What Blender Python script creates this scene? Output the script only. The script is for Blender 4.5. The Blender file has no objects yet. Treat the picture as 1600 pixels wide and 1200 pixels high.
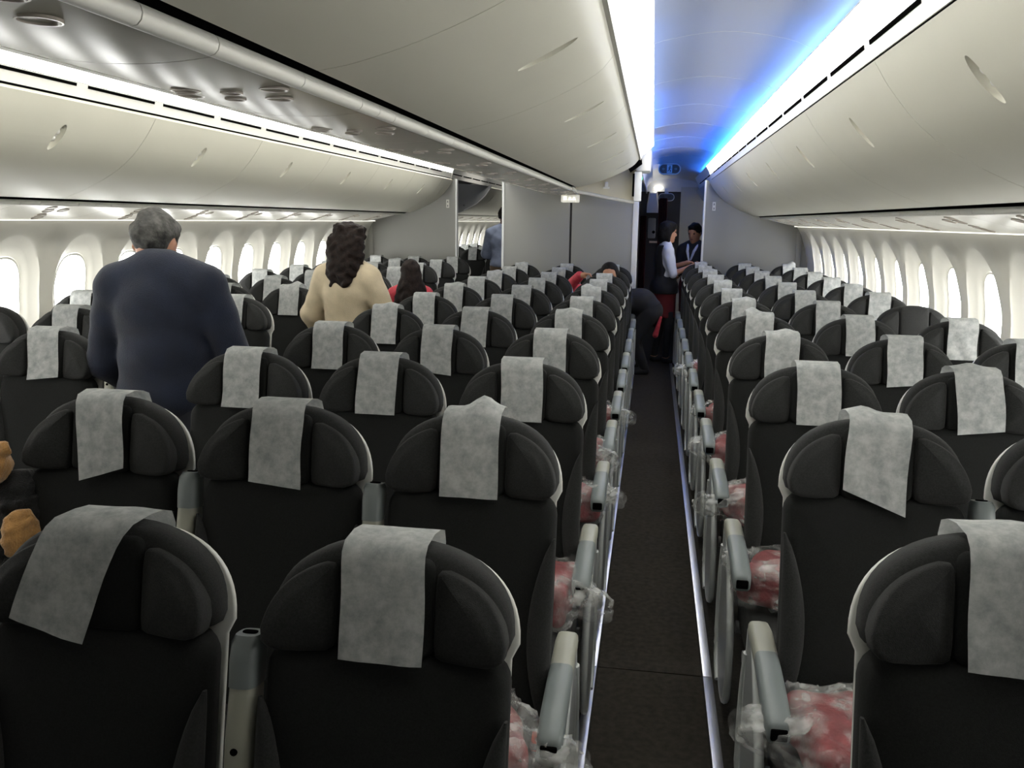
import bpy, bmesh, math, random
import numpy as np
from mathutils import Vector, Matrix, Euler

random.seed(7)
scene = bpy.context.scene
C = scene.collection

# ------------------------------------------------------------------ camera
YAW, PITCH, ROLL, CAM_H, FPX = .1588, .1889, .0130, 1.66, 1340.0
fwd = Vector((-math.sin(YAW) * math.cos(PITCH), math.cos(YAW) * math.cos(PITCH), -math.sin(PITCH)))
rgt = Vector((math.cos(YAW), math.sin(YAW), 0))
upv = rgt.cross(fwd)
r2 = rgt * math.cos(ROLL) + upv * math.sin(ROLL)
u2 = -rgt * math.sin(ROLL) + upv * math.cos(ROLL)
cam_d = bpy.data.cameras.new('camera')
cam = bpy.data.objects.new('camera', cam_d)
C.objects.link(cam)
m = Matrix(((r2.x, u2.x, -fwd.x, 0), (r2.y, u2.y, -fwd.y, 0), (r2.z, u2.z, -fwd.z, CAM_H), (0, 0, 0, 1)))
cam.matrix_world = m
cam_d.sensor_width = 36
cam_d.lens = FPX / 1600 * 36
cam_d.clip_start = .05
scene.camera = cam

# ------------------------------------------------------------------ light and exposure
LED = 9.5          # white wash strips
SKY = 16.0
world = bpy.data.worlds.new('overcast_sky')
scene.world = world
world.use_nodes = True
bg = world.node_tree.nodes['Background']
bg.inputs[0].default_value = (1.0, 1.0, .97, 1)
bg.inputs[1].default_value = SKY
scene.view_settings.view_transform = 'Standard'
scene.view_settings.look = 'None'
scene.view_settings.exposure = 0.0
scene.view_settings.gamma = 1
scene.view_settings.use_curve_mapping = False
scene.cycles.use_denoising = True
scene.cycles.max_bounces = 8
scene.cycles.sample_clamp_indirect = 6

# ------------------------------------------------------------------ materials
MATS = {}


def mat(name, col, rough=.6, metal=0.0, var=0.0, vscale=8.0, bump=0.0, bscale=120.0, emit=None, estr=0.0,
        sheen=0.0, spec=.5, trans=0.0):
    if name in MATS:
        return MATS[name]
    mm = bpy.data.materials.new(name)
    mm.use_nodes = True
    nt = mm.node_tree
    b = nt.nodes['Principled BSDF']
    b.inputs['Roughness'].default_value = rough
    b.inputs['Metallic'].default_value = metal
    b.inputs['Specular IOR Level'].default_value = spec
    if sheen:
        b.inputs['Sheen Weight'].default_value = sheen
        b.inputs['Sheen Roughness'].default_value = .5
    c = (*col, 1)
    b.inputs['Base Color'].default_value = c
    tc = None
    if var or bump:
        tc = nt.nodes.new('ShaderNodeTexCoord')
    if var:
        n = nt.nodes.new('ShaderNodeTexNoise')
        n.inputs['Scale'].default_value = vscale
        n.inputs['Detail'].default_value = 4
        r = nt.nodes.new('ShaderNodeValToRGB')
        r.color_ramp.elements[0].position = .3
        r.color_ramp.elements[1].position = .7
        r.color_ramp.elements[0].color = (*[max(0, x * (1 - var)) for x in col], 1)
        r.color_ramp.elements[1].color = (*[min(1, x * (1 + var)) for x in col], 1)
        nt.links.new(tc.outputs['Object'], n.inputs['Vector'])
        nt.links.new(n.outputs['Fac'], r.inputs['Fac'])
        nt.links.new(r.outputs['Color'], b.inputs['Base Color'])
    if bump:
        n2 = nt.nodes.new('ShaderNodeTexNoise')
        n2.inputs['Scale'].default_value = bscale
        bp = nt.nodes.new('ShaderNodeBump')
        bp.inputs['Strength'].default_value = bump
        bp.inputs['Distance'].default_value = .004
        nt.links.new(tc.outputs['Object'], n2.inputs['Vector'])
        nt.links.new(n2.outputs['Fac'], bp.inputs['Height'])
        nt.links.new(bp.outputs['Normal'], b.inputs['Normal'])
    if emit:
        b.inputs['Emission Color'].default_value = (*emit, 1)
        b.inputs['Emission Strength'].default_value = estr
    if trans:
        out = nt.nodes['Material Output']
        t = nt.nodes.new('ShaderNodeBsdfTranslucent')
        t.inputs['Color'].default_value = c
        mx = nt.nodes.new('ShaderNodeMixShader')
        mx.inputs[0].default_value = trans
        nt.links.new(b.outputs[0], mx.inputs[1])
        nt.links.new(t.outputs[0], mx.inputs[2])
        nt.links.new(mx.outputs[0], out.inputs['Surface'])
    MATS[name] = mm
    return mm


def film_mat(name, col, opaque=.4):
    mm = bpy.data.materials.new(name)
    mm.use_nodes = True
    nt = mm.node_tree
    nt.nodes.remove(nt.nodes['Principled BSDF'])
    out = nt.nodes['Material Output']
    tr = nt.nodes.new('ShaderNodeBsdfTransparent')
    p = nt.nodes.new('ShaderNodeBsdfPrincipled')
    p.inputs['Base Color'].default_value = (*col, 1)
    p.inputs['Roughness'].default_value = .18
    mx = nt.nodes.new('ShaderNodeMixShader')
    mx.inputs[0].default_value = opaque
    nt.links.new(tr.outputs[0], mx.inputs[1])
    nt.links.new(p.outputs[0], mx.inputs[2])
    nt.links.new(mx.outputs[0], out.inputs['Surface'])
    MATS[name] = mm
    return mm


M_bin = mat('bin_plastic', (.66, .645, .55), .42, var=.015, vscale=3)
M_bincen = M_bin
M_white = mat('white_plastic', (.72, .71, .66), .4)
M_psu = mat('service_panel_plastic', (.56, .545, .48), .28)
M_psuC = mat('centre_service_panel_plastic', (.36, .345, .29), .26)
M_dish = mat('lamp_dish', (.40, .36, .31), .22)
M_wall = mat('sidewall_plastic', (.68, .665, .60), .5)
M_part = mat('partition_laminate', (.27, .268, .25), .55, var=.02, vscale=2)
M_parttrim = mat('partition_trim', (.70, .71, .70), .35)
M_black = mat('black_gap', (.003, .003, .003), .9, spec=0)
M_dark = mat('dark_plastic', (.02, .02, .021), .45)
M_fab = mat('seat_fabric', (.022, .0225, .022), .85, var=.25, vscale=260, bump=.35, bscale=700, sheen=.05, spec=.15)
M_fab2 = mat('seat_fabric_dark', (.0135, .014, .0135), .9, var=.2, vscale=300, bump=.3, bscale=800, sheen=.03, spec=.1)
M_shell = mat('seat_shell_plastic', (.62, .62, .58), .4)
M_arm = mat('armrest_cream', (.29, .29, .24), .45)
M_armg = mat('armrest_grey', (.15, .17, .17), .42)
M_frame = mat('seat_frame_grey', (.20, .21, .21), .4)
M_frame_l = mat('seat_frame_light', (.40, .42, .41), .35)
M_metal = mat('brushed_metal', (.62, .62, .63), .32, metal=1)
M_red = mat('red_fabric_tab', (.62, .07, .03), .6)
M_carpet = mat('carpet_dark', (.022, .0205, .018), .95, var=.3, vscale=60, bump=.6, bscale=500, spec=.1)
M_carpet2 = mat('carpet_aisle', (.030, .026, .021), .95, var=.25, vscale=40, bump=.6, bscale=500, spec=.1)
M_ceil = mat('ceiling_panel', (.47, .49, .53), .30)
M_led = mat('led_diffuser', (.8, .8, .78), .5, emit=(1.0, .98, .90), estr=LED)
M_led_c = mat('led_diffuser_centre', (.8, .8, .78), .5, emit=(1.0, .98, .90), estr=LED * 1.55)
M_led_wall = mat('led_sidewall', (.8, .8, .75), .5, emit=(1.0, .97, .86), estr=1.3)
M_cream = mat('cream_panel', (.62, .58, .45), .5)
M_greyend = mat('grey_closeout', (.20, .205, .21), .5)
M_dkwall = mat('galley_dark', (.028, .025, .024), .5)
M_curtain = mat('curtain_red', (.09, .012, .012), .9, var=.3, vscale=20)


def cloth_mat():
    mm = bpy.data.materials.new('headrest_paper')
    mm.use_nodes = True
    nt = mm.node_tree
    b = nt.nodes['Principled BSDF']
    b.inputs['Roughness'].default_value = .8
    b.inputs['Specular IOR Level'].default_value = .2
    tc = nt.nodes.new('ShaderNodeTexCoord')
    oi = nt.nodes.new('ShaderNodeObjectInfo')
    ad = nt.nodes.new('ShaderNodeVectorMath')
    ad.operation = 'ADD'
    ml = nt.nodes.new('ShaderNodeMath')
    ml.operation = 'MULTIPLY'
    ml.inputs[1].default_value = 37.0
    nt.links.new(oi.outputs['Random'], ml.inputs[0])
    nt.links.new(tc.outputs['Object'], ad.inputs[0])
    nt.links.new(ml.outputs[0], ad.inputs[1])
    n = nt.nodes.new('ShaderNodeTexNoise')
    n.inputs['Scale'].default_value = 34
    n.inputs['Detail'].default_value = 7
    n.inputs['Roughness'].default_value = .68
    nt.links.new(ad.outputs[0], n.inputs['Vector'])
    r = nt.nodes.new('ShaderNodeValToRGB')
    r.color_ramp.elements[0].position = .34
    r.color_ramp.elements[1].position = .66
    r.color_ramp.elements[0].color = (.32, .335, .33, 1)
    r.color_ramp.elements[1].color = (.55, .56, .545, 1)
    nt.links.new(n.outputs['Fac'], r.inputs['Fac'])
    nt.links.new(r.outputs['Color'], b.inputs['Base Color'])
    t = nt.nodes.new('ShaderNodeBsdfTranslucent')
    nt.links.new(r.outputs['Color'], t.inputs['Color'])
    mx = nt.nodes.new('ShaderNodeMixShader')
    mx.inputs[0].default_value = .25
    nt.links.new(b.outputs[0], mx.inputs[1])
    nt.links.new(t.outputs[0], mx.inputs[2])
    nt.links.new(mx.outputs[0], nt.nodes['Material Output'].inputs['Surface'])
    return mm


M_paper = cloth_mat()
M_film = film_mat('clear_plastic_film', (.62, .63, .61), .3)
_nt = M_film.node_tree
_n = _nt.nodes.new('ShaderNodeTexNoise')
_n.inputs['Scale'].default_value = 13
_n.inputs['Detail'].default_value = 5
_tc = _nt.nodes.new('ShaderNodeTexCoord')
_r = _nt.nodes.new('ShaderNodeMapRange')
_r.inputs[1].default_value, _r.inputs[2].default_value = .42, .68
_r.inputs[3].default_value, _r.inputs[4].default_value = .04, .55
_nt.links.new(_tc.outputs['Object'], _n.inputs['Vector'])
_nt.links.new(_n.outputs['Fac'], _r.inputs[0])
_mx = [n for n in _nt.nodes if n.type == 'MIX_SHADER'][0]
_nt.links.new(_r.outputs[0], _mx.inputs[0])
M_glass = film_mat('window_glass', (.9, .95, .95), .06)

# ------------------------------------------------------------------ mesh helpers
XC = -.924        # cabin centre line


class MB:
    def __init__(s):
        s.v, s.f = [], []

    def add(s, vs, fs):
        o = len(s.v)
        s.v += [tuple(p) for p in vs]
        s.f += [tuple(i + o for i in f) for f in fs]
        return s

    def box(s, a, b, bev=0):
        x0, y0, z0 = a
        x1, y1, z1 = b
        if not bev:
            vs = [(x, y, z) for x in (x0, x1) for y in (y0, y1) for z in (z0, z1)]
            return s.add(vs, [(0, 1, 3, 2), (4, 6, 7, 5), (0, 4, 5, 1), (2, 3, 7, 6), (0, 2, 6, 4), (1, 5, 7, 3)])
        bm = bmesh.new()
        bmesh.ops.create_cube(bm, size=1)
        for v in bm.verts:
            v.co = Vector((x0 + (v.co.x + .5) * (x1 - x0), y0 + (v.co.y + .5) * (y1 - y0), z0 + (v.co.z + .5) * (z1 - z0)))
        bmesh.ops.bevel(bm, geom=bm.edges[:], offset=bev, segments=2, profile=.6, affect='EDGES')
        bm.verts.index_update()
        s.add([v.co[:] for v in bm.verts], [[v.index for v in f.verts] for f in bm.faces])
        bm.free()
        return s

    def loft(s, rings, closed=True, cap0=True, cap1=True):
        n = len(rings[0])
        o = len(s.v)
        for r in rings:
            s.v += [tuple(p) for p in r]
        for i in range(len(rings) - 1):
            for j in range(n if closed else n - 1):
                k = (j + 1) % n
                s.f.append((o + i * n + j, o + i * n + k, o + (i + 1) * n + k, o + (i + 1) * n + j))
        if cap0:
            s.f.append(tuple(o + j for j in range(n))[::-1])
        if cap1:
            s.f.append(tuple(o + (len(rings) - 1) * n + j for j in range(n)))
        return s

    def tube(s, pts, rad, n=8):
        pts = [Vector(p) for p in pts]
        rings = []
        for i, p in enumerate(pts):
            t = (pts[min(i + 1, len(pts) - 1)] - pts[max(i - 1, 0)]).normalized()
            a = t.cross(Vector((.13, .31, .94)))
            if a.length < 1e-3:
                a = t.cross(Vector((1, 0, 0)))
            a.normalize()
            b = t.cross(a)
            r = rad[i] if isinstance(rad, (list, tuple)) else rad
            rings.append([p + (a * math.cos(q) + b * math.sin(q)) * r for q in [2 * math.pi * k / n for k in range(n)]])
        return s.loft(rings)

    def mesh(s, name, smooth=True):
        me = bpy.data.meshes.new(name)
        me.from_pydata(s.v, [], s.f)
        bm = bmesh.new()
        bm.from_mesh(me)
        bmesh.ops.recalc_face_normals(bm, faces=bm.faces[:])
        bm.to_mesh(me)
        bm.free()
        if smooth:
            me.shade_smooth()
            try:
                me.set_sharp_from_angle(angle=math.radians(50 if smooth is True else smooth))
            except Exception:
                pass
        return me


def ob(name, me, material, parent=None):
    if isinstance(me, MB):
        me = me.mesh(name)
    if material is not None and not me.materials:
        me.materials.append(material)
    o = bpy.data.objects.new(name, me)
    C.objects.link(o)
    if parent:
        o.parent = parent
    return o


def empty(name, loc=(0, 0, 0), rz=0):
    o = bpy.data.objects.new(name, None)
    o.location = loc
    o.rotation_euler = (0, 0, rz)
    o.empty_display_size = .1
    C.objects.link(o)
    return o


def tag(o, label, cat, group=None):
    o['label'] = label
    o['category'] = cat
    if group:
        o['group'] = group
    return o


def struct(o, label=None):
    o['kind'] = 'structure'
    if label:
        o['label'] = label
        
    return o


def copy_tree(o, parent=None):
    c = o.copy()
    C.objects.link(c)
    c.parent = parent
    for ch in o.children:
        copy_tree(ch, c)
    return c


def W(side, off):
    return XC + side * off


def prism(profile, side, y0, y1):
    """closed (offset, z) polygon extruded along the cabin"""
    mb = MB()
    ring = [(W(side, o), z) for o, z in profile]
    mb.loft([[(x, y0, z) for x, z in ring], [(x, y1, z) for x, z in ring]])
    return mb


def thick(profile, d):
    """turn an open (offset, z) line into a closed ribbon of thickness d (to the left of travel)"""
    P = [Vector(p) for p in profile]
    out = []
    for i, p in enumerate(P):
        t = (P[min(i + 1, len(P) - 1)] - P[max(i - 1, 0)]).normalized()
        out.append(p + Vector((-t.y, t.x)) * d)
    return [tuple(p) for p in P] + [tuple(p) for p in reversed(out)]


def smoothline(pts, n=14):
    """Catmull-Rom resample"""
    P = [Vector(p) for p in pts]
    P = [P[0] * 2 - P[1]] + P + [P[-1] * 2 - P[-2]]
    out = []
    segs = len(P) - 3
    for k in range(n + 1):
        u = k / n * segs
        i = min(int(u), segs - 1)
        t = u - i
        a, b, c, d = P[i:i + 4]
        out.append(tuple(.5 * ((2 * b) + (c - a) * t + (2 * a - 5 * b + 4 * c - d) * t * t + (3 * b - a - 3 * c + d) * t ** 3)))
    return out


# ------------------------------------------------------------------ the cabin shell
Y0, YP, YPC, YE = -.9, 10.64, 9.80, 21.0


def wall_off(z):
    pts = [(-.05, 2.50), (0.0, 2.52), (.3, 2.64), (.6, 2.715), (.9, 2.745), (1.2, 2.73), (1.4, 2.685), (1.55, 2.625), (1.64, 2.575), (1.9, 2.38), (2.2, 2.1)]
    for (z0, a), (z1, b) in zip(pts, pts[1:]):
        if z <= z1:
            return a + (b - a) * (z - z0) / (z1 - z0)
    return pts[-1][1]


fl = MB().box((XC - 2.56, Y0, -.06), (XC + 2.56, YE, 0))
floor = struct(ob('floor', fl.mesh('floor', False), M_carpet))
AISLE_C = MB().box((-.135, Y0, -.001), (.245, 3.0, .004))
ob('carpet_strip', AISLE_C.mesh('carpet_strip', False), M_carpet2, floor)
ob('carpet_strip', MB().box((-.135, 3.006, -.001), (.245, 13.9, .004)).mesh('carpet_strip', False), M_carpet2, floor)
for xr in (-.159, .268):
    rail = MB().box((xr - .017, Y0, -.001), (xr + .017, 3.0, .006), .002)
    ob('track_cover', rail, M_metal, floor)
    rail = MB().box((xr - .017, 3.004, -.001), (xr + .017, 10.6, .006), .002)
    ob('track_cover', rail, M_metal, floor)

# outer skin that keeps the sky out (behind sidewalls, over the bins)
for side, nm in ((1, 'wall_right'), (-1, 'wall_left')):
    wroot = struct(empty(nm, (W(side, 2.6), 4, 0)))
    inv = Matrix.Translation((-W(side, 2.6), -4, 0))

    def wpart(name, mb, mt, wroot=wroot, inv=inv, smooth=True):
        o = ob(name, mb.mesh(name, smooth) if isinstance(mb, MB) else mb, mt, wroot)
        o.matrix_parent_inverse = inv
        return o
    # dado below the windows
    low = [(wall_off(z), z) for z in (0, .15, .3, .45, .6, .70)]
    struct(ob('baseboard_right' if side > 0 else 'baseboard_left', prism(thick(low, -.03), side, Y0, YE), M_wall))
    # window bays
    N = 56
    zc, zlo, zhi = 1.165, .70, 1.62
    P = .611

    def rect(a):
        c, s_ = math.cos(a), math.sin(a)
        hz = (zhi - zc) if s_ > 0 else (zc - zlo)
        t = min((P / 2) / abs(c) if abs(c) > 1e-9 else 9, hz / abs(s_) if abs(s_) > 1e-9 else 9)
        return t * c, t * s_

    def sup(a, hw, top, bot, e):
        c, s_ = math.cos(a), math.sin(a)
        hz = top - zc if s_ > 0 else zc - bot
        return hw * math.copysign(abs(c) ** (2 / e), c), hz * math.copysign(abs(s_) ** (2 / e), s_)
    # angles with the corners of the rectangle included
    angs = sorted(set([2 * math.pi * k / N for k in range(N)] + [math.atan2(hz, hw) % (2 * math.pi) for hw in (P / 2, -P / 2) for hz in (zhi - zc, zlo - zc)]))
    loops = [('r',), (.245, 1.545, .80, 2.3, .0), (.238, 1.533, .81, 2.3, .012), (.20, 1.48, .87, 2.4, .035), (.165, 1.425, .925, 2.6, .058), (.158, 1.412, .935, 2.7, .075)]
    mb = MB()
    rings = []
    for L in loops:
        ring = []
        for a in angs:
            if L[0] == 'r':
                u, v = rect(a)
                dpt = 0
            else:
                u, v = sup(a, *L[:4])
                dpt = L[4]
            z = zc + v
            ring.append((side * (wall_off(z) + dpt - 2.6), u, z))
        rings.append(ring)
    mb.loft(rings, cap0=False, cap1=False)
    bay = mb.mesh('window_bay')
    # closed outer backing around the opening so that daylight enters only through the pane
    mbb = MB()
    r1 = []
    r2_ = []
    for a in angs:
        u, v = sup(a, .158, 1.412, .935, 2.7)
        z = zc + v
        r2_.append((side * (wall_off(z) + .075 - 2.6), u, z))
        u, v = rect(a)
        z = zc + v
        r1.append((side * (wall_off(z) + .10 - 2.6), u, z))
    mbb.loft([r1, r2_], cap0=False, cap1=False)
    liner = mbb.mesh('bay_liner')
    pane_ring = []
    for a in angs:
        u, v = sup(a, .160, 1.414, .933, 2.7)
        z = zc + v
        pane_ring.append((side * (wall_off(z) + .068 - 2.6), u, z))
    mbp = MB().loft([pane_ring, [(x + side * .006, y, z) for x, y, z in pane_ring]])
    pane = mbp.mesh('pane')
    mf = MB()
    ra, rb, rc_ = [], [], []
    for a in angs:
        for rr, (hw, tp, bt, dd) in ((ra, (.160, 1.414, .933, .062)), (rb, (.150, 1.402, .945, .060)), (rc_, (.150, 1.402, .945, .072))):
            u, v = sup(a, hw, tp, bt, 2.7)
            z = zc + v
            rr.append((side * (wall_off(z) + dd - 2.6), u, z))
    mf.loft([ra, rb, rc_], cap0=False, cap1=False)
    frame_me = mf.mesh('window_frame')
    wn = 0
    ys = [5.04 + P * k for k in range(-7, 9)] + [13.45 + P * k for k in range(0, 12)]
    for y in ys:
        o = ob('sidewall_panel', bay, M_wall, wroot)
        o.location = (0, y - 4, 0)
        o2 = ob('bay_liner', liner, M_black, wroot)
        o2.location = (0, y - 4, 0)
        wn += 1
        wi = struct(empty('window_%d' % (wn + (0 if side > 0 else 40)), (W(side, 2.6), y, 0)))
        ob('window_frame', frame_me, M_white, wi)
        ob('pane', pane, M_glass, wi)
        if y < 11 or side < 0:
            ld = bpy.data.lights.new('window_portal', 'AREA')
            ld.shape = 'RECTANGLE'
            ld.size, ld.size_y = .32, .50
            ld.cycles.is_portal = True
            lo = bpy.data.objects.new('window_portal', ld)
            lo.location = (W(side, wall_off(1.17) + .09), y, 1.17)
            lo.rotation_euler = (0, math.radians(90 if side > 0 else -90), 0)
            C.objects.link(lo)
    # blank sidewall between and beside the window runs
    full = [(wall_off(z), z) for z in np.linspace(.70, 1.62, 12)]
    for a, b in ((Y0, ys[0] - P / 2), (ys[15] + P / 2, ys[16] - P / 2), (ys[-1] + P / 2, YE)):
        wpart('blank_panel', prism(thick(full, -.03), side, a, b), M_wall)
    top = [(wall_off(z), z) for z in (1.62, 1.70, 1.9, 2.1)] + [(2.05, 2.3), (1.7, 2.68), (0, 2.75)]
    struct(ob('ceiling_crown', prism(thick(top, -.03), side, Y0, YE), M_dark))
    # light line at the head of the sidewall
    st = MB().box((0, Y0, 1.622), (.028, YP - .05, 1.634))
    stl = MB()
    stl.v = [(side * (2.545 + v[0] - 2.6), v[1] - 4, v[2]) for v in st.v]
    stl.f = st.f
    ob('wall_wash_lamp', stl.mesh('wall_wash_lamp', False), M_led_wall, wroot)
    st2 = MB()
    st = MB().box((0, 13.0, 1.622), (.028, YE - .1, 1.634))
    st2.v = [(side * (2.545 + v[0] - 2.6), v[1] - 4, v[2]) for v in st.v]
    st2.f = st.f
    ob('wall_wash_lamp', st2.mesh('wall_wash_lamp', False), M_led_wall, wroot)

# end walls
struct(ob('wall_front', MB().box((XC - 2.8, Y0 - .05, 0), (XC + 2.8, Y0, 2.75)).mesh('wall_front', False), M_greyend))  # front wall is unseen, set close and dark to dim the near seats
struct(ob('wall_back', MB().box((XC - 2.8, YE, 0), (XC + 2.8, YE + .05, 2.75)).mesh('wall_back', False), M_part))

# ceiling over each aisle
for n_, side in ((1, 1), (2, -1)):
    arch = smoothline([(.80, 2.40), (.93, 2.455), (1.2, 2.49), (1.46, 2.455), (1.60, 2.40)], 16)
    yend = 13.2 if side > 0 else 20.9
    c = ob('ceiling' if side > 0 else 'ceiling_left', prism(thick(arch, .03), side, Y0, yend), M_ceil)
    struct(c)
    # panel joints
    for k in range(18):
        y = -.7 + 1.2 * k
        if y > yend - .2:
            break
        jn = thick(smoothline([(.80, 2.399), (.93, 2.454), (1.2, 2.489), (1.46, 2.454), (1.60, 2.399)], 12), .006)
        ob('panel_joint', prism(jn, side, y, y + .008), M_white, c)

# domed ceiling end over the far end of the clear aisle
mb = MB()
rings = []
for j in range(9):
    u = j / 8
    y = 13.2 + 1.6 * u
    drop = .34 * u ** 1.4
    rings.append([(W(1, o), y, z - drop) for o, z in smoothline([(.80, 2.40), (.93, 2.452), (1.2, 2.486), (1.46, 2.452), (1.60, 2.40)], 16)])
for r in list(rings):
    pass
mb.loft(rings + [[(x, y, z + .02) for x, y, z in rr] for rr in rings[::-1]], closed=False, cap0=False, cap1=False)
struct(ob('ceiling_end_dome', mb, M_ceil))

# ------------------------------------------------------------------ fascia rails, air slots and cove lights
TRIM = 0


def rail(side, sgn, pts_rail, pts_led, slot, y0, y1, ledname, label, lm=None):
    global TRIM
    TRIM += 1
    r = struct(ob('trim_%d' % TRIM, prism(thick(pts_rail, .02 * sgn), side, y0, y1), M_white))
    if slot:
        (a, b) = slot
        y = y0 + .02
        k = 0
        sl = None
        while y + .5 < y1:
            if sl is None:
                prof = thick([a, b], -.004 * sgn)
                mb_ = prism(prof, side, 0, .515)
                sl = mb_.mesh('air_slot', False)
            o = ob('air_slot', sl, M_black, r)
            o.location = (0, y, 0)
            y += .595
    l = ob(ledname, prism(thick(pts_led, .012 * sgn), side, y0, y1), lm or M_led)
    tag(l, label, 'light')
    P_ = [Vector(p) for p in pts_led]
    bk_ = [tuple(p) for p in P_]
    shell_ = thick(pts_led, .0135 * sgn)[len(pts_led):][::-1]
    ob('light_block_back', prism(thick(shell_, .008 * sgn), side, y0, y1), M_white, l)  # added opaque backing, blocks the strip's light from the ceiling
    e0, e1_ = P_[-1], Vector(shell_[-1])
    d_ = (P_[-1] - P_[-2]).normalized()
    q_ = (e1_ - e0)
    ed = [e0 - q_ * .12 + d_ * .0005, e0 - q_ * .12 + d_ * .006, e1_ + q_ * .7 + d_ * .006, e1_ + q_ * .7 + d_ * .0005]
    ob('light_block_edge', prism([tuple(p) for p in ed], side, y0, y1), M_white, l)  # added cap over the glowing top edge, keeps white light off the ceiling
    return r


for side_ in (1, -1):
    TRIM += 1
    struct(ob('trim_%d' % TRIM, prism([(1.566, 2.125), (1.572, 2.165), (1.60, 2.165), (1.60, 2.125)], side_, Y0 + .2, 10.58), M_black))
RR = [(1.566, 2.160), (1.560, 2.19), (1.5535, 2.220)]
LL = [(1.552, 2.222), (1.540, 2.255), (1.505, 2.31)]
SL = ((1.5575, 2.203), (1.5545, 2.216))
rail(1, -1, RR, LL, SL, .6, 10.62, 'cove_light', 'long white light strip above overhead bins along the empty aisle, window side')
rail(-1, -1, RR, LL, SL, .6, 10.58, 'cove_light', 'long white light strip above overhead bins along the standing passengers\' aisle, window side')
CR = [(.790, 2.185), (.800, 2.215), (.812, 2.235)]
CL = [(.812, 2.235), (.845, 2.262), (.893, 2.31)]
rail(1, 1, CR, CL, None, .6, 7.80, 'cove_light', 'broad white light strip atop centre bins facing the empty aisle', M_led_c)
rail(-1, 1, CR, CL, None, .6, 9.70, 'cove_light', 'broad white light strip atop centre bins facing the passengers\' aisle', M_led_c)
# rails that carry on beyond the partition
for side, y1 in ((1, 13.5), (-1, 20.5)):
    TRIM += 1
    r = struct(ob('trim_%d' % TRIM, prism(thick([(1.570, 2.155), (1.560, 2.19), (1.545, 2.245), (1.505, 2.31)], -.02), side, 10.63, y1), M_white))
    sl = prism(thick(SL, .004), side, 0, .515).mesh('air_slot', False)
    y = 10.65
    while y + .5 < y1:
        o = ob('air_slot', sl, M_black, r)
        o.location = (0, y, 0)
        y += .595
    if side < 0:
        lw = ob('cove_light', prism(thick([(1.500, 2.315), (1.48, 2.35)], .012), side, 13.2, y1), M_led)
        tag(lw, 'white light strip over the rear cabin bins beyond the partition', 'light')

# mood light tubes in the coves that wash the ceiling (hidden behind the lips)
def mood(side, off, z, segs, nm, label):
    root = tag(empty(nm, (W(side, off), 0, z)), label, 'light')
    for (y0, y1, col, st) in segs:
        mm_ = mat('mood_%s_%.1f_%d_%d' % (nm, y0, int(off * 100), side), (.5, .6, .8), .5, emit=col, estr=st)
        o = ob('led_tube', MB().box((-.012, y0, -.008), (.012, y1, .008)).mesh('led_tube', False), mm_, root)
    return root


BLUE = (.10, .30, 1.0)
PALE = (.66, .77, 1.0)
mood(1, 1.555, 2.335, [(.5, 1.4, PALE, 4), (1.45, 3.6, (.28, .47, 1.0), 6.5), (3.65, 5.6, (.13, .34, 1), 13), (5.65, 7.6, (.05, .24, 1), 30), (7.65, 10.0, (.02, .18, 1), 55), (10.05, 13.4, (.03, .2, 1), 20)],
     'mood_light', 'blue light tube in the cove above the empty aisle, window side')
mood(1, .845, 2.335, [(.5, 1.4, PALE, 3), (1.45, 3.6, (.28, .47, 1.0), 5), (3.65, 5.6, (.13, .34, 1), 10), (5.65, 7.7, (.04, .22, 1), 26), (8.4, 10.4, (.02, .18, 1), 32), (10.45, 13.3, (.03, .2, 1), 12)],
     'mood_light', 'blue light tube in the cove above the empty aisle, centre side')
mood(-1, 1.555, 2.335, [(.5, 4, PALE, 5), (4.05, 10.5, BLUE, 7)],
     'mood_light', 'blue light tube in the cove above the passengers\' aisle, window side')

# ------------------------------------------------------------------ overhead bins
OUT = smoothline([(1.545, 2.135), (1.60, 2.052), (1.69, 1.950), (1.80, 1.868), (1.94, 1.797), (2.04, 1.758), (2.105, 1.738)], 22)
CEN = smoothline([(.775, 2.190), (.72, 2.132), (.60, 2.066), (.45, 2.005), (.32, 1.967), (.238, 1.952)], 20)
LEN = 1.2


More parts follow.
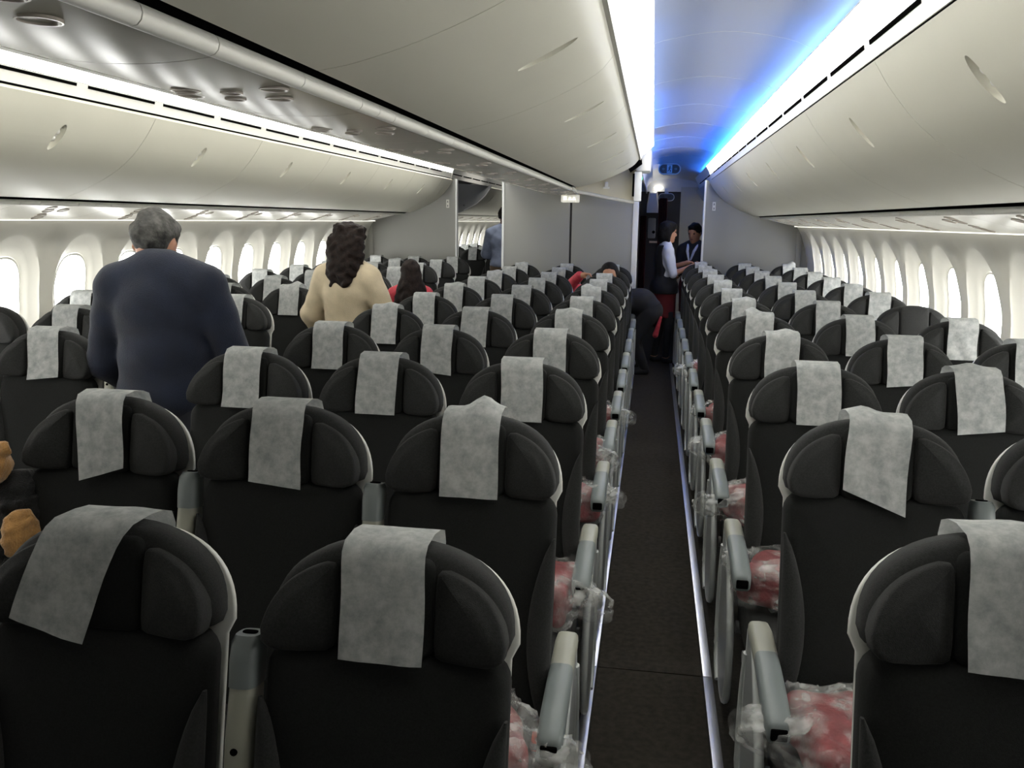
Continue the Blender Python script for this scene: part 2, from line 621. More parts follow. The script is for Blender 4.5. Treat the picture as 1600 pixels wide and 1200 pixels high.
def bin_meshes(prof, side, latch_i, latch_half, sgn, body):
    """door with an almond shaped latch recess, plus the latch paddle and the bin body"""
    if side < 0:
        out_ = []
        for me_ in bin_meshes(prof, 1, latch_i, latch_half, sgn, body):
            me_.transform(Matrix.Diagonal((-1, 1, 1, 1)))
            me_.flip_normals()
            out_.append(me_)
        return out_
    mb_ = MB()
    ring = thick(prof, .042 * sgn)
    n = 3
    mb_.loft([[(side * o, y, z) for o, z in ring] for y in np.linspace(-LEN / 2 + .0018, LEN / 2 - .0018, n)])
    me = mb_.mesh('bin_door')
    tmp = bpy.data.objects.new('tmp_door', me)
    C.objects.link(tmp)
    # cutter ellipsoid
    p0, p1 = Vector(prof[latch_i - 1]), Vector(prof[latch_i + 1])
    pc = Vector(prof[latch_i])
    t = (p1 - p0).normalized()
    nrm = Vector((-t.y, t.x)) * sgn   # into the bin
    bm = bmesh.new()
    bmesh.ops.create_uvsphere(bm, u_segments=32, v_segments=16, radius=1)
    cen = pc + nrm * .0015
    for v in bm.verts:
        a, b, c_ = v.co.x * latch_half, v.co.y * .027, v.co.z * .028
        q = cen + t * a + nrm * c_
        v.co = (side * q.x, b, q.y)
    bmesh.ops.recalc_face_normals(bm, faces=bm.faces[:])
    cm = bpy.data.meshes.new('cut')
    bm.to_mesh(cm)
    bm.free()
    cu = bpy.data.objects.new('tmp_cut', cm)
    C.objects.link(cu)
    md = tmp.modifiers.new('b', 'BOOLEAN')
    md.object = cu
    md.operation = 'DIFFERENCE'
    md.solver = 'EXACT'
    dg = bpy.context.evaluated_depsgraph_get()
    res = bpy.data.meshes.new_from_object(tmp.evaluated_get(dg))
    res.name = 'bin_door'
    bpy.data.objects.remove(tmp)
    bpy.data.objects.remove(cu)
    res.shade_smooth()
    res.set_sharp_from_angle(angle=math.radians(35))
    # paddle with two raised lobes
    lp = MB()
    for (ca, la, lw, lh) in ((0, .50, .020, .010), (-.26, .24, .016, .017), (.26, .24, .016, .017)):
        rings = []
        for k in range(1, 10):
            u = math.cos(math.pi * k / 10)
            rr_ = math.sqrt(max(0, 1 - u * u))
            ring_ = []
            for q_ in range(12):
                an = 2 * math.pi * q_ / 12
                p_ = cen + t * ((ca + u * la) * latch_half) + nrm * (.022 - lh * rr_ * max(-.25, math.sin(an)))
                ring_.append((side * p_.x, lw * rr_ * math.cos(an), p_.y))
            rings.append(ring_)
        lp.loft(rings)
    pm = lp.mesh('latch')
    bb = MB()
    bb.loft([[(side * o, y, z) for o, z in body] for y in (-LEN / 2 + .001, LEN / 2 - .001)])
    return res, pm, bb.mesh('bin_body', False)


ORD = ['first', 'second', 'third', 'fourth', 'fifth', 'sixth', 'seventh', 'eighth', 'ninth', 'tenth', 'eleventh', 'twelfth', 'thirteenth']


def bins(prof, side, li, lh, sgn, body, ylist, where, count_from_far=True):
    d, p, b = bin_meshes(prof, side, li, lh, sgn, body)
    for i, y in enumerate(ylist):
        sc_ = 1
        if isinstance(y, tuple):
            y, sc_ = y
        o = empty('overhead_bin', (XC, y, 0))
        o.scale = (1, sc_, 1)
        k = len(ylist) - 1 - i
        tag(o, 'closed cream overhead bin %s, %s from the partition' % (where, ORD[k]), 'overhead bin', 'overhead bins')
        dd = ob('bin_door', d, M_bin, o)
        ob('latch', p, M_white, dd)
        ob('bin_body', b, M_white, o)
    return


inner = [(o + .03, z + .03) for o, z in OUT]
bodyO = [(1.605, 2.14), (1.665, 2.055), (1.745, 1.978), (1.865, 1.903), (2.0, 1.845), (2.14, 1.79), (2.22, 1.76), (2.18, 1.95), (2.0, 2.15), (1.75, 2.22), (1.60, 2.20)]
innerC = [(.70, 2.16), (.58, 2.105), (.44, 2.045), (.32, 2.005), (.235, 1.99), (.06, 1.99), (.06, 2.35), (.76, 2.35), (.77, 2.23)]
bins(OUT, 1, 6, .072, 1, bodyO, [-.2 + 1.2 * k for k in range(0, 9)] + [(10.31, .51)], 'on the window side of the empty aisle')
bins(OUT, -1, 6, .072, 1, bodyO, [-.1 + 1.2 * k for k in range(0, 9)] + [(10.36, .43)], 'on the window side of the passengers\' aisle')
bins(CEN, 1, 7, .088, -1, innerC, [2.34 + 1.2 * k - 1.2 * 2 for k in range(0, 7)], 'of the centre row facing the empty aisle')
bins(CEN, -1, 7, .088, -1, innerC, [3.0 + 1.2 * k - 1.2 * 3 for k in range(1, 9)], 'of the centre row facing the passengers\' aisle')

# dark gaps, bead rails and passenger service panels under the bins
def under_bins(side, y0, y1, where):
    global TRIM
    TRIM += 1
    t = struct(ob('trim_%d' % TRIM, prism([(2.095, 1.758), (2.150, 1.728), (2.165, 1.775), (2.10, 1.785)], side, y0, y1), M_black))
    y = y0
    beads = {}
    while y < y1 - .05:
        L = min(random.choice((.14, .22, .30)), y1 - y)
        key = round(L, 3)
        if key not in beads:
            mb_ = MB()
            ring = [(2.160 + .013 * math.cos(a), 1.716 + .015 * math.sin(a)) for a in [2 * math.pi * k / 10 for k in range(10)]]
            mb_.loft([[(W(side, o), yy, z) for o, z in ring] for yy in (.0015, L - .0015)])
            beads[key] = mb_.mesh('bead_rail')
        ob('bead_rail', beads[key], M_white, t).location = (0, y, 0)
        y += L


for side in (1, -1):
    under_bins(side, Y0 + .2, 10.58, '')

# dish mesh: a shallow round bowl, axis pointing -z
def dish_mesh(name, r, depth):
    mb_ = MB()
    rings = []
    for (q, z) in ((r * 1.12, .002), (r * 1.10, -.003), (r, -.003), (r * .9, .004), (r * .62, depth), (r * .2, depth * 1.15)):
        rings.append([(q * math.cos(a), q * math.sin(a), z) for a in [2 * math.pi * k / 20 for k in range(20)]])
    mb_.loft(rings, cap0=False, cap1=True)
    return mb_.mesh(name)


DISH = dish_mesh('reading_light', .029, .010)
DISH2 = dish_mesh('air_nozzle', .022, .008)


def service_panel(side, A, B, y, L, cols, label, bul):
    """a panel between profile points A and B (offset, z) carrying two rows of dishes"""
    root = empty('service_panel', (XC, y, 0))
    tag(root, label, 'service panel', 'overhead service panels')
    A, B = Vector(A), Vector(B)
    t = (B - A).normalized()
    nr = Vector((t.y, -t.x))
    if nr.y > 0:
        nr = -nr
    prof = []
    for k in range(9):
        u = k / 8
        prof.append(tuple(A.lerp(B, u) + nr * bul * 4 * u * (1 - u)))
    mb_ = MB()
    back = [(o - nr.x * .02, z - nr.y * .02) for o, z in reversed(prof)]
    ring = prof + back
    mb_.loft([[(side * o, yy, z) for o, z in ring] for yy in (-L / 2 + .002, L / 2 - .002)])
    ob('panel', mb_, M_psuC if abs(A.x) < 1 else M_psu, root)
    Z = Vector((side * nr.x, 0, nr.y))
    X = Vector((side * t.x, 0, t.y))
    Yv = Z.cross(X)
    R = Matrix((X, Yv, -Z)).transposed().to_4x4()
    for (u, dy, sm) in cols:
        p = A.lerp(B, u) + nr * (bul * 4 * u * (1 - u) + .001)
        o = ob('air_nozzle' if sm else 'reading_light', DISH2 if sm else DISH, M_dish, root)
        o.matrix_local = Matrix.Translation((side * p.x, dy, p.y)) @ R
    return root


colsO = [(.20, -.09, 0), (.34, -.05, 0), (.30, .05, 0), (.55, .0, 1), (.66, .04, 0), (.80, .08, 0)]
colsC = [(.20, -.06, 0), (.30, .06, 0), (.45, -.05, 1), (.55, .05, 1), (.70, -.06, 0), (.82, .05, 0)]
for k in range(-2, 16):
    y = 1.9 + .8 * k
    if y < 10.2:
        for side, wh in ((1, 'window bins along the empty aisle'), (-1, 'window bins along the passengers\' aisle')):
            L = .8
            service_panel(side, (2.175, 1.712), (2.545, 1.628), y, L, colsO, 'glossy service panel with lamps under %s, %s from partition' % (wh, ORD[max(0, min(12, 10 - k))]), .006)
    if y < 9.6:
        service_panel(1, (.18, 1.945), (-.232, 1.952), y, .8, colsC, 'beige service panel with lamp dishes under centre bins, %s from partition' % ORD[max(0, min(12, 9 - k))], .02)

for side in (1,):
    ye = 7.72 if side > 0 else 9.7
    TRIM += 1
    t = struct(ob('trim_%d' % TRIM, prism([(.185, 1.952), (.240, 1.960), (.245, 2.0), (.185, 2.0)], side, Y0 + .2, ye), M_black))
    y = Y0 + .2
    beads = {}
    while y < ye - .05:
        L = min(random.choice((.14, .22, .36)), ye - y)
        key = round(L, 3)
        if key not in beads:
            mb_ = MB()
            ring = [(.184 + .019 * math.cos(a), 1.940 + .019 * math.sin(a)) for a in [2 * math.pi * k / 12 for k in range(12)]]
            mb_.loft([[(W(side, o), yy, z) for o, z in ring] for yy in (.0015, L - .0015)])
            beads[key] = mb_.mesh('bead_rail')
        ob('bead_rail', beads[key], M_arm if False else M_white, t).location = (0, y, 0)
        y += L

# end of the centre bins facing the empty aisle: cream closeout with a rounded lower rim
zz = [(.205, 1.93), (.35, 1.905), (.5, 1.875), (.65, 1.85), (.742, 1.835)]
mb = MB()
ring = [(W(1, o), z) for o, z in zz] + [(W(1, .742), 2.06), (W(1, .755), 2.2), (W(1, .60), 2.34), (W(1, .205), 2.34)]
mb.loft([[(x, 8.02, z) for x, z in ring], [(x, 8.06, z) for x, z in ring]])
t = ob('bin_closeout_panel', mb.mesh('bin_closeout_panel', False), M_cream)
struct(t, 'cream closeout panel at the end of the centre bins')
rim = MB().tube([(W(1, o), 8.02, z - .004) for o, z in smoothline(zz, 12)], .016, 10)
ob('rim', rim, M_white, t)
ob('rim', MB().tube([(W(1, .198), 7.72, 1.94), (W(1, .2), 7.9, 1.937), (W(1, .205), 8.02, 1.926)], .017, 10), M_white, t)
ob('hook', MB().box((W(1, .47), 7.995, 1.955), (W(1, .50), 8.02, 2.01), .006).box((W(1, .455), 7.985, 1.95), (W(1, .515), 8.0, 1.965), .004), M_white, t)
ob('speaker_hole', MB().tube([(W(1, .33), 8.022, 2.01), (W(1, .33), 8.012, 2.01)], .022, 14), M_greyend, t)
# upright end trim and black wedge standing in for the dark gap at the bin end
e = MB()
ring = [(W(1, o), z) for o, z in ((.70, 2.085), (.80, 2.16), (.795, 2.215), (.742, 2.20), (.68, 2.12))]
e.loft([[(x, 7.76, z) for x, z in ring], [(x, 7.9, z) for x, z in ring]])
ob('gap_wedge', e.mesh('gap_wedge', False), M_black, t)
ob('end_upright', MB().box((W(1, .735), 7.92, 1.84), (W(1, .80), 8.08, 2.10), .01), M_parttrim, t)
ob('end_upright', MB().box((W(1, .745), 7.90, 2.10), (W(1, .875), 8.3, 2.32), .02), M_white, t)
ob('call_lamp', MB().box((W(1, .803), 7.93, 2.03), (W(1, .807), 7.96, 2.05)), mat('green_lamp', (.1, .8, .4), .4, emit=(.1, 1, .5), estr=2), t)
ob('black_strip', MB().box((W(1, .72), 7.905, 1.88), (W(1, .738), 7.925, 2.08), .003), M_black, t)
# plain fascia carrying on to the partition
TRIM += 1
struct(ob('trim_%d' % TRIM, prism(thick([(.80, 2.10), (.80, 2.2), (.83, 2.25), (.88, 2.31)], .02), 1, 8.32, 14.1), M_white))
TRIM += 1
struct(ob('trim_%d' % TRIM, MB().box((W(1, .785), 8.05, 2.2), (W(1, .80), 9.85, 2.46)).mesh('trim', False), M_white))  # added light shield, keeps the blue tube off the centre partition

# ------------------------------------------------------------------ partitions
def partition(name, x0, x1, y, top, label):
    n = 24
    lo, hi = [], []
    mb_ = MB()
    o = ob(name, MB().box((x0, y, 0), (x1, y + .035, top), .004).mesh(name), M_part)
    struct(o, label)
    return o


def side_partition(name, side, label):
    # outline: aisle edge, bin profile, sidewall
    ring = [(1.51, 0.0), (1.51, 2.16)] + [(o + .02, z + .035) for o, z in OUT[2:]] + [(2.2, 1.75), (2.56, 1.66)]
    ring += [(wall_off(z) + .01, z) for z in (1.6, 1.4, 1.2, .9, .6, .3, 0)]
    o = ob(name, MB().loft([[(W(side, a), y, z) for a, z in ring] for y in (YP, YP + .04)]).mesh(name, 40), M_part)
    struct(o, label)
    ob('edge_trim', MB().box((W(side, 1.51) - .012, YP - .012, 0.0), (W(side, 1.51) + .012, YP + .052, 2.15), .008), M_parttrim, o)
    ob('wall_channel', MB().box((W(side, 2.62) - .035, YP - .02, 0.0), (W(side, 2.62) + .03, YP, 1.60), .01), M_part, o)
    px = W(side, 1.62)
    pl = ob('placard', MB().box((px - .018, YP - .003, 1.80), (px + .018, YP, 1.90)), M_white, o)
    for zc_ in (1.875, 1.825):
        ob('pictogram', MB().box((px - .007, YP - .0045, zc_ - .008), (px + .007, YP - .003, zc_ + .010)), M_greyend, pl)
        ob('pictogram', MB().box((px - .010, YP - .0045, zc_ - .014), (px + .010, YP - .003, zc_ - .010)), M_greyend, pl)
    return o


side_partition('wall_partition_right', 1, 'grey curved cabin partition behind the empty-aisle window block')
side_partition('wall_partition_left', -1, 'grey curved cabin partition behind the passengers\' window block')
cx0, cx1 = -1.690, -.222
o = partition('wall_partition_centre', cx0, XC - .012, YPC, 2.2, 'grey centre partition in two panels')
struct(o)
ob('panel', MB().box((XC + .012, YPC, 0), (cx1, YPC + .035, 2.2), .004), M_part, o)
ob('dark_joint', MB().box((XC - .0125, YPC + .015, 0), (XC + .0125, YPC + .033, 2.2)), M_dark, o)
ob('edge_trim', MB().box((cx0 - .02, YPC - .01, 0), (cx0 + .006, YPC + .05, 2.2), .006), M_parttrim, o)
ob('edge_trim', MB().box((cx1 - .012, YPC - .012, 0), (cx1 + .05, YPC + .07, 1.98), .01), M_parttrim, o)
ob('latch_stud', MB().tube([(cx1 + .03, YPC - .012, 1.16), (cx1 + .03, YPC - .022, 1.16)], .008, 10), M_metal, o)
# lower the top of the centre monument behind the closeout
g = MB().box((cx0 + .01, YPC + .05, 0), (cx1 - .0, 14.1, 2.45))
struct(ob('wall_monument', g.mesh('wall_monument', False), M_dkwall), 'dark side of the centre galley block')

# lit seat sign on the centre partition
sg = empty('lavatory_sign', (-.93, YPC - .07, 1.905))
tag(sg, 'small lit white box sign hung at the top of the centre partition', 'sign')
ob('housing', MB().box((-.10, -.03, -.045), (.10, .065, .045), .014), mat('sign_glow', (.75, .74, .66), .4, emit=(1, .97, .85), estr=.35), sg)
MSG = mat('sign_lit', (.9, .88, .7), .4, emit=(1, .95, .75), estr=2.2)
for dx in (-.065, -.045):
    ob('pictogram', MB().box((dx - .006, -.033, -.02), (dx + .006, -.029, .02)), MSG, sg)
for dx in (.0, .045):
    ob('pictogram', MB().loft([[(dx - .02, -.033, -.018), (dx + .02, -.033, -.018), (dx + .008, -.033, .012), (dx - .008, -.033, .012)],
                               [(dx - .02, -.029, -.018), (dx + .02, -.029, -.018), (dx + .008, -.029, .012), (dx - .008, -.029, .012)]]), MSG, sg)


# exit signs
def exit_sign(loc, s, lit, label):
    root = tag(empty('exit_sign', loc), label, 'sign')
    n = 10

    def stadium(hw, hh, y, pad=0):
        pts = []
        for k in range(n + 1):
            a = -math.pi / 2 + math.pi * k / n
            pts.append((hw - hh + math.cos(a) * (hh + pad), y, math.sin(a) * (hh + pad)))
        for k in range(n + 1):
            a = math.pi / 2 + math.pi * k / n
            pts.append((-(hw - hh) + math.cos(a) * (hh + pad), y, math.sin(a) * (hh + pad)))
        return pts
    ob('housing', MB().loft([stadium(.115 * s, .05 * s, 0, .012 * s), stadium(.115 * s, .05 * s, .05, .012 * s)]), M_white, root)
    g_ = mat('exit_green' if lit else 'exit_dim', (.004, .022, .021) if lit else (.03, .035, .035), .3)
    w_ = mat('exit_white' if lit else 'exit_pale', (.62, .72, .70) if lit else (.2, .2, .2), .4)
    w2 = mat('exit_arrow', (.16, .30, .28), .4) if lit else w_
    ob('face', MB().loft([stadium(.115 * s, .05 * s, -.006), stadium(.115 * s, .05 * s, 0)]), g_, root)
    if lit:
        pn = ob('pictogram', MB().box((-.030 * s, -.009, -.046 * s), (.030 * s, -.006, .046 * s)), w_, root)
        fg = MB()
        yb, ya = -.0095, -.012

        def bar(a, b, w):
            a, b = Vector(a) * s, Vector(b) * s
            t = (b - a).normalized()
            q = Vector((-t.y, t.x)) * w * s
            r_ = [a - q, b - q, b + q, a + q]
            fg.loft([[(p.x, yb, p.y) for p in r_], [(p.x, ya, p.y) for p in r_]])
        fg.tube([(.004 * s, yb, .028 * s), (.004 * s, ya, .028 * s)], .0075 * s, 10)
        bar((.004, .02), (-.003, -.004), .006)
        bar((-.003, -.004), (.012, -.018), .0045)
        bar((.012, -.018), (.006, -.036), .0045)
        bar((-.003, -.004), (-.014, -.022), .0045)
        bar((-.014, -.022), (-.024, -.024), .004)
        bar((.004, .016), (.018, .004), .0035)
        bar((.002, .016), (-.014, .010), .0035)
        ob('running_figure', fg.mesh('running_figure', False), g_, pn)
        for sg_ in (-1, 1):
            ar = MB()
            for zz_ in ((0, .016), (0, -.016)):
                pts = [(sg_ * .088, 0), (sg_ * .070, zz_[1]), (sg_ * .066, zz_[1] * .6), (sg_ * .078, 0)]
                ar.loft([[(x * s, -.009, z * s) for x, z in pts], [(x * s, -.006, z * s) for x, z in pts]])
            pts = [(sg_ * .085, .004), (sg_ * .052, .004), (sg_ * .052, -.004), (sg_ * .085, -.004)]
            ar.loft([[(x * s, -.009, z * s) for x, z in pts], [(x * s, -.006, z * s) for x, z in pts]])
            ob('arrow', ar.mesh('arrow', False), w2, root)
    else:
        for sg_ in (-1, 1):
            ob('lens', MB().tube([(sg_ * .055 * s, -.006, 0), (sg_ * .055 * s, -.009, 0)], .03 * s, 14), M_dark, root)
    return root


exit_sign((.188, 12.8, 2.405), 1.24, True, 'dark green running man exit sign with arrows hung below the blue ceiling')
ob('mount', MB().box((-.05, .03, .02), (.05, .09, .082)), M_white, bpy.data.objects['exit_sign'])

# ------------------------------------------------------------------ beyond the partition, empty aisle side
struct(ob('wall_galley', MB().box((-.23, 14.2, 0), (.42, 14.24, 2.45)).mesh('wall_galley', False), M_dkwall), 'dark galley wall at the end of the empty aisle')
struct(ob('wall_cross', MB().box((.40, 14.0, 0), (2.0, 14.05, 2.2)).mesh('wall_cross', False), M_cream), 'cream cross wall beyond the partition')
struct(ob('ceiling_entry', MB().box((-.22, 14.08, 2.13), (.75, 14.14, 2.45), .004).mesh('ceiling_entry', False), M_white))
exit_sign((.175, 13.86, 2.04), .98, False, 'unlit grey oval sign above the dark galley entrance')
ob('stem', MB().box((-.03, .01, .05), (.03, .04, .13)), M_white, bpy.data.objects['exit_sign.001'])
cab = tag(empty('galley_cabinet', (-.03, 13.9, 0)), 'pale galley cabinet panel at the dark end of the empty aisle', 'cabinet')
mbc = MB()
mbc.loft([[(-.09, .30, 1.93), (.09, .30, 1.93), (.07, .30, 2.16), (-.06, .30, 2.16)], [(-.09, 0, 1.80), (.09, 0, 1.80), (.05, 0, 2.1), (-.05, 0, 2.1)]])
ob('upper_panel', mbc.mesh('upper_panel', False), M_parttrim, cab)
ob('door', MB().box((-.06, .2, 1.40), (.06, .3, 1.72), .02), M_part, cab)
ob('plinth', MB().box((-.1, .2, 0), (.1, .3, 1.38)), M_dkwall, cab)
ob('round_vent', MB().tube([(.03, .195, 1.5), (.03, .2, 1.5)], .025, 12), M_black, cab)
ob('counter_light', MB().box((-.03, .15, 1.33), (.10, .2, 1.36)), mat('warm_metal', (.7, .55, .4), .3, metal=.8), cab)


def curtain(loc, w, z0, z1, label):
    mb_ = MB()
    n = 24
    r0 = [((k / n - .5) * w, .02 * math.sin(k * 1.6), z0) for k in range(n + 1)]
    ring = r0 + [(x, y + .008, z) for x, y, z in reversed(r0)]
    mb_.loft([ring, [(x * .92, y, z1) for x, y, z in ring]])
    o_ = ob('curtain', mb_, M_curtain)
    o_.location = loc
    tag(o_, label, 'curtain')
    return o_


curtain((.13, 13.75, 0), .14, .02, 2.02, 'narrow dark red curtain beside the pale galley cabinet')
curtain((-.16, 13.72, 0), .1, .02, 1.75, 'dark red curtain bundle by the centre galley block')

# rear bin past the partition on the empty aisle side
d_, p_, b_ = bin_meshes(OUT, 1, 6, .072, 1, bodyO)
for y in (11.2, 12.24, 13.28):
    o = tag(empty('overhead_bin', (XC, y, 0)), 'cream overhead bin beyond the empty-aisle partition, %s from the cream cross wall' % ('third', 'second', 'first')[int((y - 11) / 1.04)], 'overhead bin')
    o.scale = (1, .86, 1)
    dd = ob('bin_door', d_, M_bin, o)
    ob('latch', p_, M_white, dd)
    ob('bin_body', b_, M_white, o)

M_entry = mat('entry_lamp', (.8, .8, .8), .5, emit=(1, .97, .9), estr=5)
tag(ob('entry_light', MB().box((-.02, 14.0, 2.185), (.12, 14.07, 2.20)).mesh('entry_light', False), M_entry), 'small flush ceiling lamp over the dark galley entrance', 'light')
tag(ob('entry_light', MB().box((-2.35, 11.3, 2.42), (-2.0, 12.6, 2.435)).mesh('entry_light', False), M_entry), 'flush ceiling lamp in the doorway zone beyond the passengers\' aisle', 'light')  # added fill lamp to brighten the closeout beyond the partition
# ------------------------------------------------------------------ beyond the partition, passengers' aisle side
# cabin behind: bins start with a grey closeout
d_, p_, b_ = bin_meshes(OUT, -1, 6, .072, 1, bodyO)
for i, y in enumerate([13.75 + 1.2 * k for k in range(6)]):
    o = tag(empty('overhead_bin', (XC, y, 0)), 'cream overhead bin in the rear cabin, %s behind the grey closeout' % ORD[i], 'overhead bin', 'rear cabin bins')
    dd = ob('bin_door', d_, M_bin, o)
    ob('latch', p_, M_white, dd)
    ob('bin_body', b_, M_white, o)
ring = [(1.53, 2.17), (1.545, 2.135)] + OUT[1:] + [(2.45, 1.66), (2.62, 1.62), (2.5, 1.9), (2.2, 2.2)]
M_close = mat('closeout_grey', (.36, .37, .38), .5)
cl = ob('bin_closeout_grey', MB().loft([[(W(-1, a), y, z) for a, z in ring] for y in (13.08, 13.14)]).mesh('closeout', 40), M_close)
struct(cl, 'grey end closeout of the rear cabin bins')
ob('stud', MB().tube([(W(-1, 1.95), 13.08, 1.87), (W(-1, 1.95), 13.07, 1.87)], .015, 10), M_greyend, cl)
ob('edge_strip', MB().loft([[(W(-1, a), y, z) for a, z in thick([(1.55, 2.12), (1.62, 2.02), (1.75, 1.90), (1.95, 1.80)], -.012)] for y in (13.04, 13.09)]), M_parttrim, cl)
for k in range(8):
    service_panel(-1, (2.175, 1.712), (2.545, 1.628), 13.55 + .8 * k, .8, colsO, 'cream service panel under the rear cabin bins, %s behind the grey closeout' % ORD[k], .006)

# ------------------------------------------------------------------ seats
TH = math.radians(11)
ZB, TT = .42, .784
YB = -TT * math.sin(TH)


def bk(x, t, n):
    return (x, YB + t * math.sin(TH) - n * math.cos(TH), ZB + t * math.cos(TH) + n * math.sin(TH))


def inset(pts, d):
    """inset a closed 2D outline by d along its inward normals"""
    n = len(pts)
    P = [Vector(p) for p in pts]
    A = sum(P[i].x * P[(i + 1) % n].y - P[(i + 1) % n].x * P[i].y for i in range(n))
    s = 1 if A > 0 else -1
    out = []
    for i in range(n):
        t = (P[(i + 1) % n] - P[i - 1])
        t = t.normalized() if t.length > 1e-9 else Vector((1, 0))
        out.append(P[i] + Vector((-t.y, t.x)) * d * s)
    return [tuple(p) for p in out]


def pad(outline, n0, n1, r, fn=None, mapper=bk, dome=.0):
    """puffy pad: outline in (x, t), from depth n0 (back) to n1 (front) with rounded edge r"""
    mb_ = MB()
    rings = []
    cx = sum(p[0] for p in outline) / len(outline)
    cy = sum(p[1] for p in outline) / len(outline)
    prof = [(r * .5, n0), (0, n0 + min(r * .5, (n1 - n0) * .3)), (0, n1 - r), (r * .12, n1 - r * .5), (r * .4, n1 - r * .16), (r * 1.0, n1)]
    for (d, n_) in prof:
        o_ = inset(outline, d)
        rings.append([mapper(x, t, n_ + (fn(x, t) if fn else 0)) for x, t in o_])
    base = inset(outline, r)
    for sc_, up in ((.66, .6), (.3, .95)):
        ring = []
        for x, t in base:
            q = (cx + (x - cx) * sc_, cy + (t - cy) * sc_)
            ring.append(mapper(q[0], q[1], n1 + dome * up + (fn(*q) if fn else 0)))
        rings.append(ring)
    mb_.loft(rings)
    return mb_


def rrect(x0, x1, y0, y1, r, k=5):
    pts = []
    for cx, cy, a0 in ((x1 - r, y1 - r, 0), (x0 + r, y1 - r, 90), (x0 + r, y0 + r, 180), (x1 - r, y0 + r, 270)):
        for i in range(k + 1):
            a = math.radians(a0 + 90 * i / k)
            pts.append((cx + r * math.cos(a), cy + r * math.sin(a)))
    return pts


def domeline(hw, tb, tt, e1=2.35, e2=2.3, n=26, rb=.03):
    """dome with a flat bottom: from lower right counter-clockwise"""
    pts = []
    for k in range(n + 1):
        a = math.pi * k / n
        c, s_ = math.cos(a), math.sin(a)
        pts.append((hw * math.copysign(abs(c) ** (2 / e1), c), tb + rb + (tt - tb - rb) * abs(s_) ** (2 / e2)))
    pts += [(-hw + rb * .25, tb + rb * .3), (-hw + rb, tb), (-hw * .4, tb), (hw * .4, tb), (hw - rb, tb), (hw - rb * .25, tb + rb * .3)]
    return pts


HB, HT = .590, TT
ME = {}
ME['back'] = pad(rrect(-.207, .207, .02, .60, .05), .0, .075, .035, dome=.012).mesh('backrest')
shell_o = [p for p in domeline(.2170, .572, HT - .010, e1=2.5, n=30)[:31]] + [(-.2120, .592), (-.204, .575), (-.203, .40), (-.203, .10), (-.19, .02), (-.16, .0), (0, 0), (.16, .0), (.19, .02), (.203, .10), (.203, .40), (.204, .575), (.2120, .592)]
ME['shell'] = pad([(x * .983, t) for x, t in shell_o], -.024, -.013, .004).mesh('back_shell')
ME['head'] = pad(domeline(.207, HB + .005, HT), -.012, .062, .028, dome=.004).mesh('headrest')


def wing(sg):
    hw, xi = .207, .084
    tb, tt, rb = HB, HT, .03
    pts = []
    for k in range(22):
        a = math.radians(2 + 76 * k / 21)
        c, s_ = math.cos(a), math.sin(a)
        ins = .026 * s_ ** .8
        x, t = (hw - ins * .75) * c ** (2 / 2.35), tb + rb + (tt - ins - tb - rb) * s_ ** (2 / 2.3)
        if x > xi + .012:
            pts.append((x, t))
    tl = pts[-1][1]
    pts += [(xi + .007, tl - .001), (xi + .002, tl - .008), (xi, tl - .03), (xi, HB + .08), (xi, HB + .03), (xi + .003, HB + .008), (xi + .014, HB + .001), (.14, HB - .002), (.175, HB), (.192, HB + .006), (.202, HB + .016)]
    pts = [(sg * x, t) for x, t in pts]
    fn = lambda x, t: .022 * max(0, (abs(x) - .098) / .1) ** 1.6 * max(0, 1 - max(0, t - HB) / .20)
    return pad(pts, .03, .080, .011, fn=fn, dome=.014)


ME['wingR'] = wing(1).mesh('wing')
ME['wingL'] = wing(-1).mesh('wing')
ME['panel'] = pad(rrect(-.081, .081, HB, HT - .022, .02), .03, .076, .014, dome=.004).mesh('centre_pad')
ME['panelwide'] = pad(rrect(-.081, .081, HB, HT - .012, .02), .03, .082, .016, dome=.006).mesh('centre_pad')


def bol(sg):
    mb_ = MB()
    rings = []
    for k in range(15):
        u = k / 14
        w_ = .003 + .027 * math.sin(math.pi * u) ** .8
        cxx = .211 - w_
        dp = .006 + .022 * math.sin(math.pi * u) ** .6
        rings.append([bk(sg * (cxx + w_ * math.cos(a)), .03 + .47 * u, .072 + dp * math.sin(a)) for a in [2 * math.pi * q / 12 for q in range(12)]])
    return mb_.loft(rings)


ME['bolR'] = bol(1).mesh('side_bolster')
ME['bolL'] = bol(-1).mesh('side_bolster')
# cushion: outline in (x, y), thickness along z
ME['cushion'] = pad(rrect(-.212, .212, -.62, -.10, .05), .335, .465, .04, mapper=lambda x, t, n: (x, t, n - .03 * (t + .62) / .5), dome=.01).mesh('seat_cushion')


def leg_mesh(y0, y1):
    return MB().tube([(0, y0, .33), (0, y1, .012)], .018, 8).box((-.02, y1 - .05, .001), (.02, y1 + .05, .014), .004).mesh('leg')


ME['legF'] = leg_mesh(-.42, -.50)
ME['legR'] = leg_mesh(-.22, -.08)
ME['beam'] = MB().tube([(-.222, -.42, .325), (.222, -.42, .325)], .022, 8).tube([(-.222, -.20, .32), (.222, -.20, .32)], .022, 8).mesh('beam')
ME['belt'] = MB().box((-.20, -.24, .452), (-.03, -.195, .458), .001).box((.02, -.25, .453), (.20, -.205, .459), .001).box((-.05, -.252, .456), (.03, -.20, .472), .004).mesh('seat_belt')


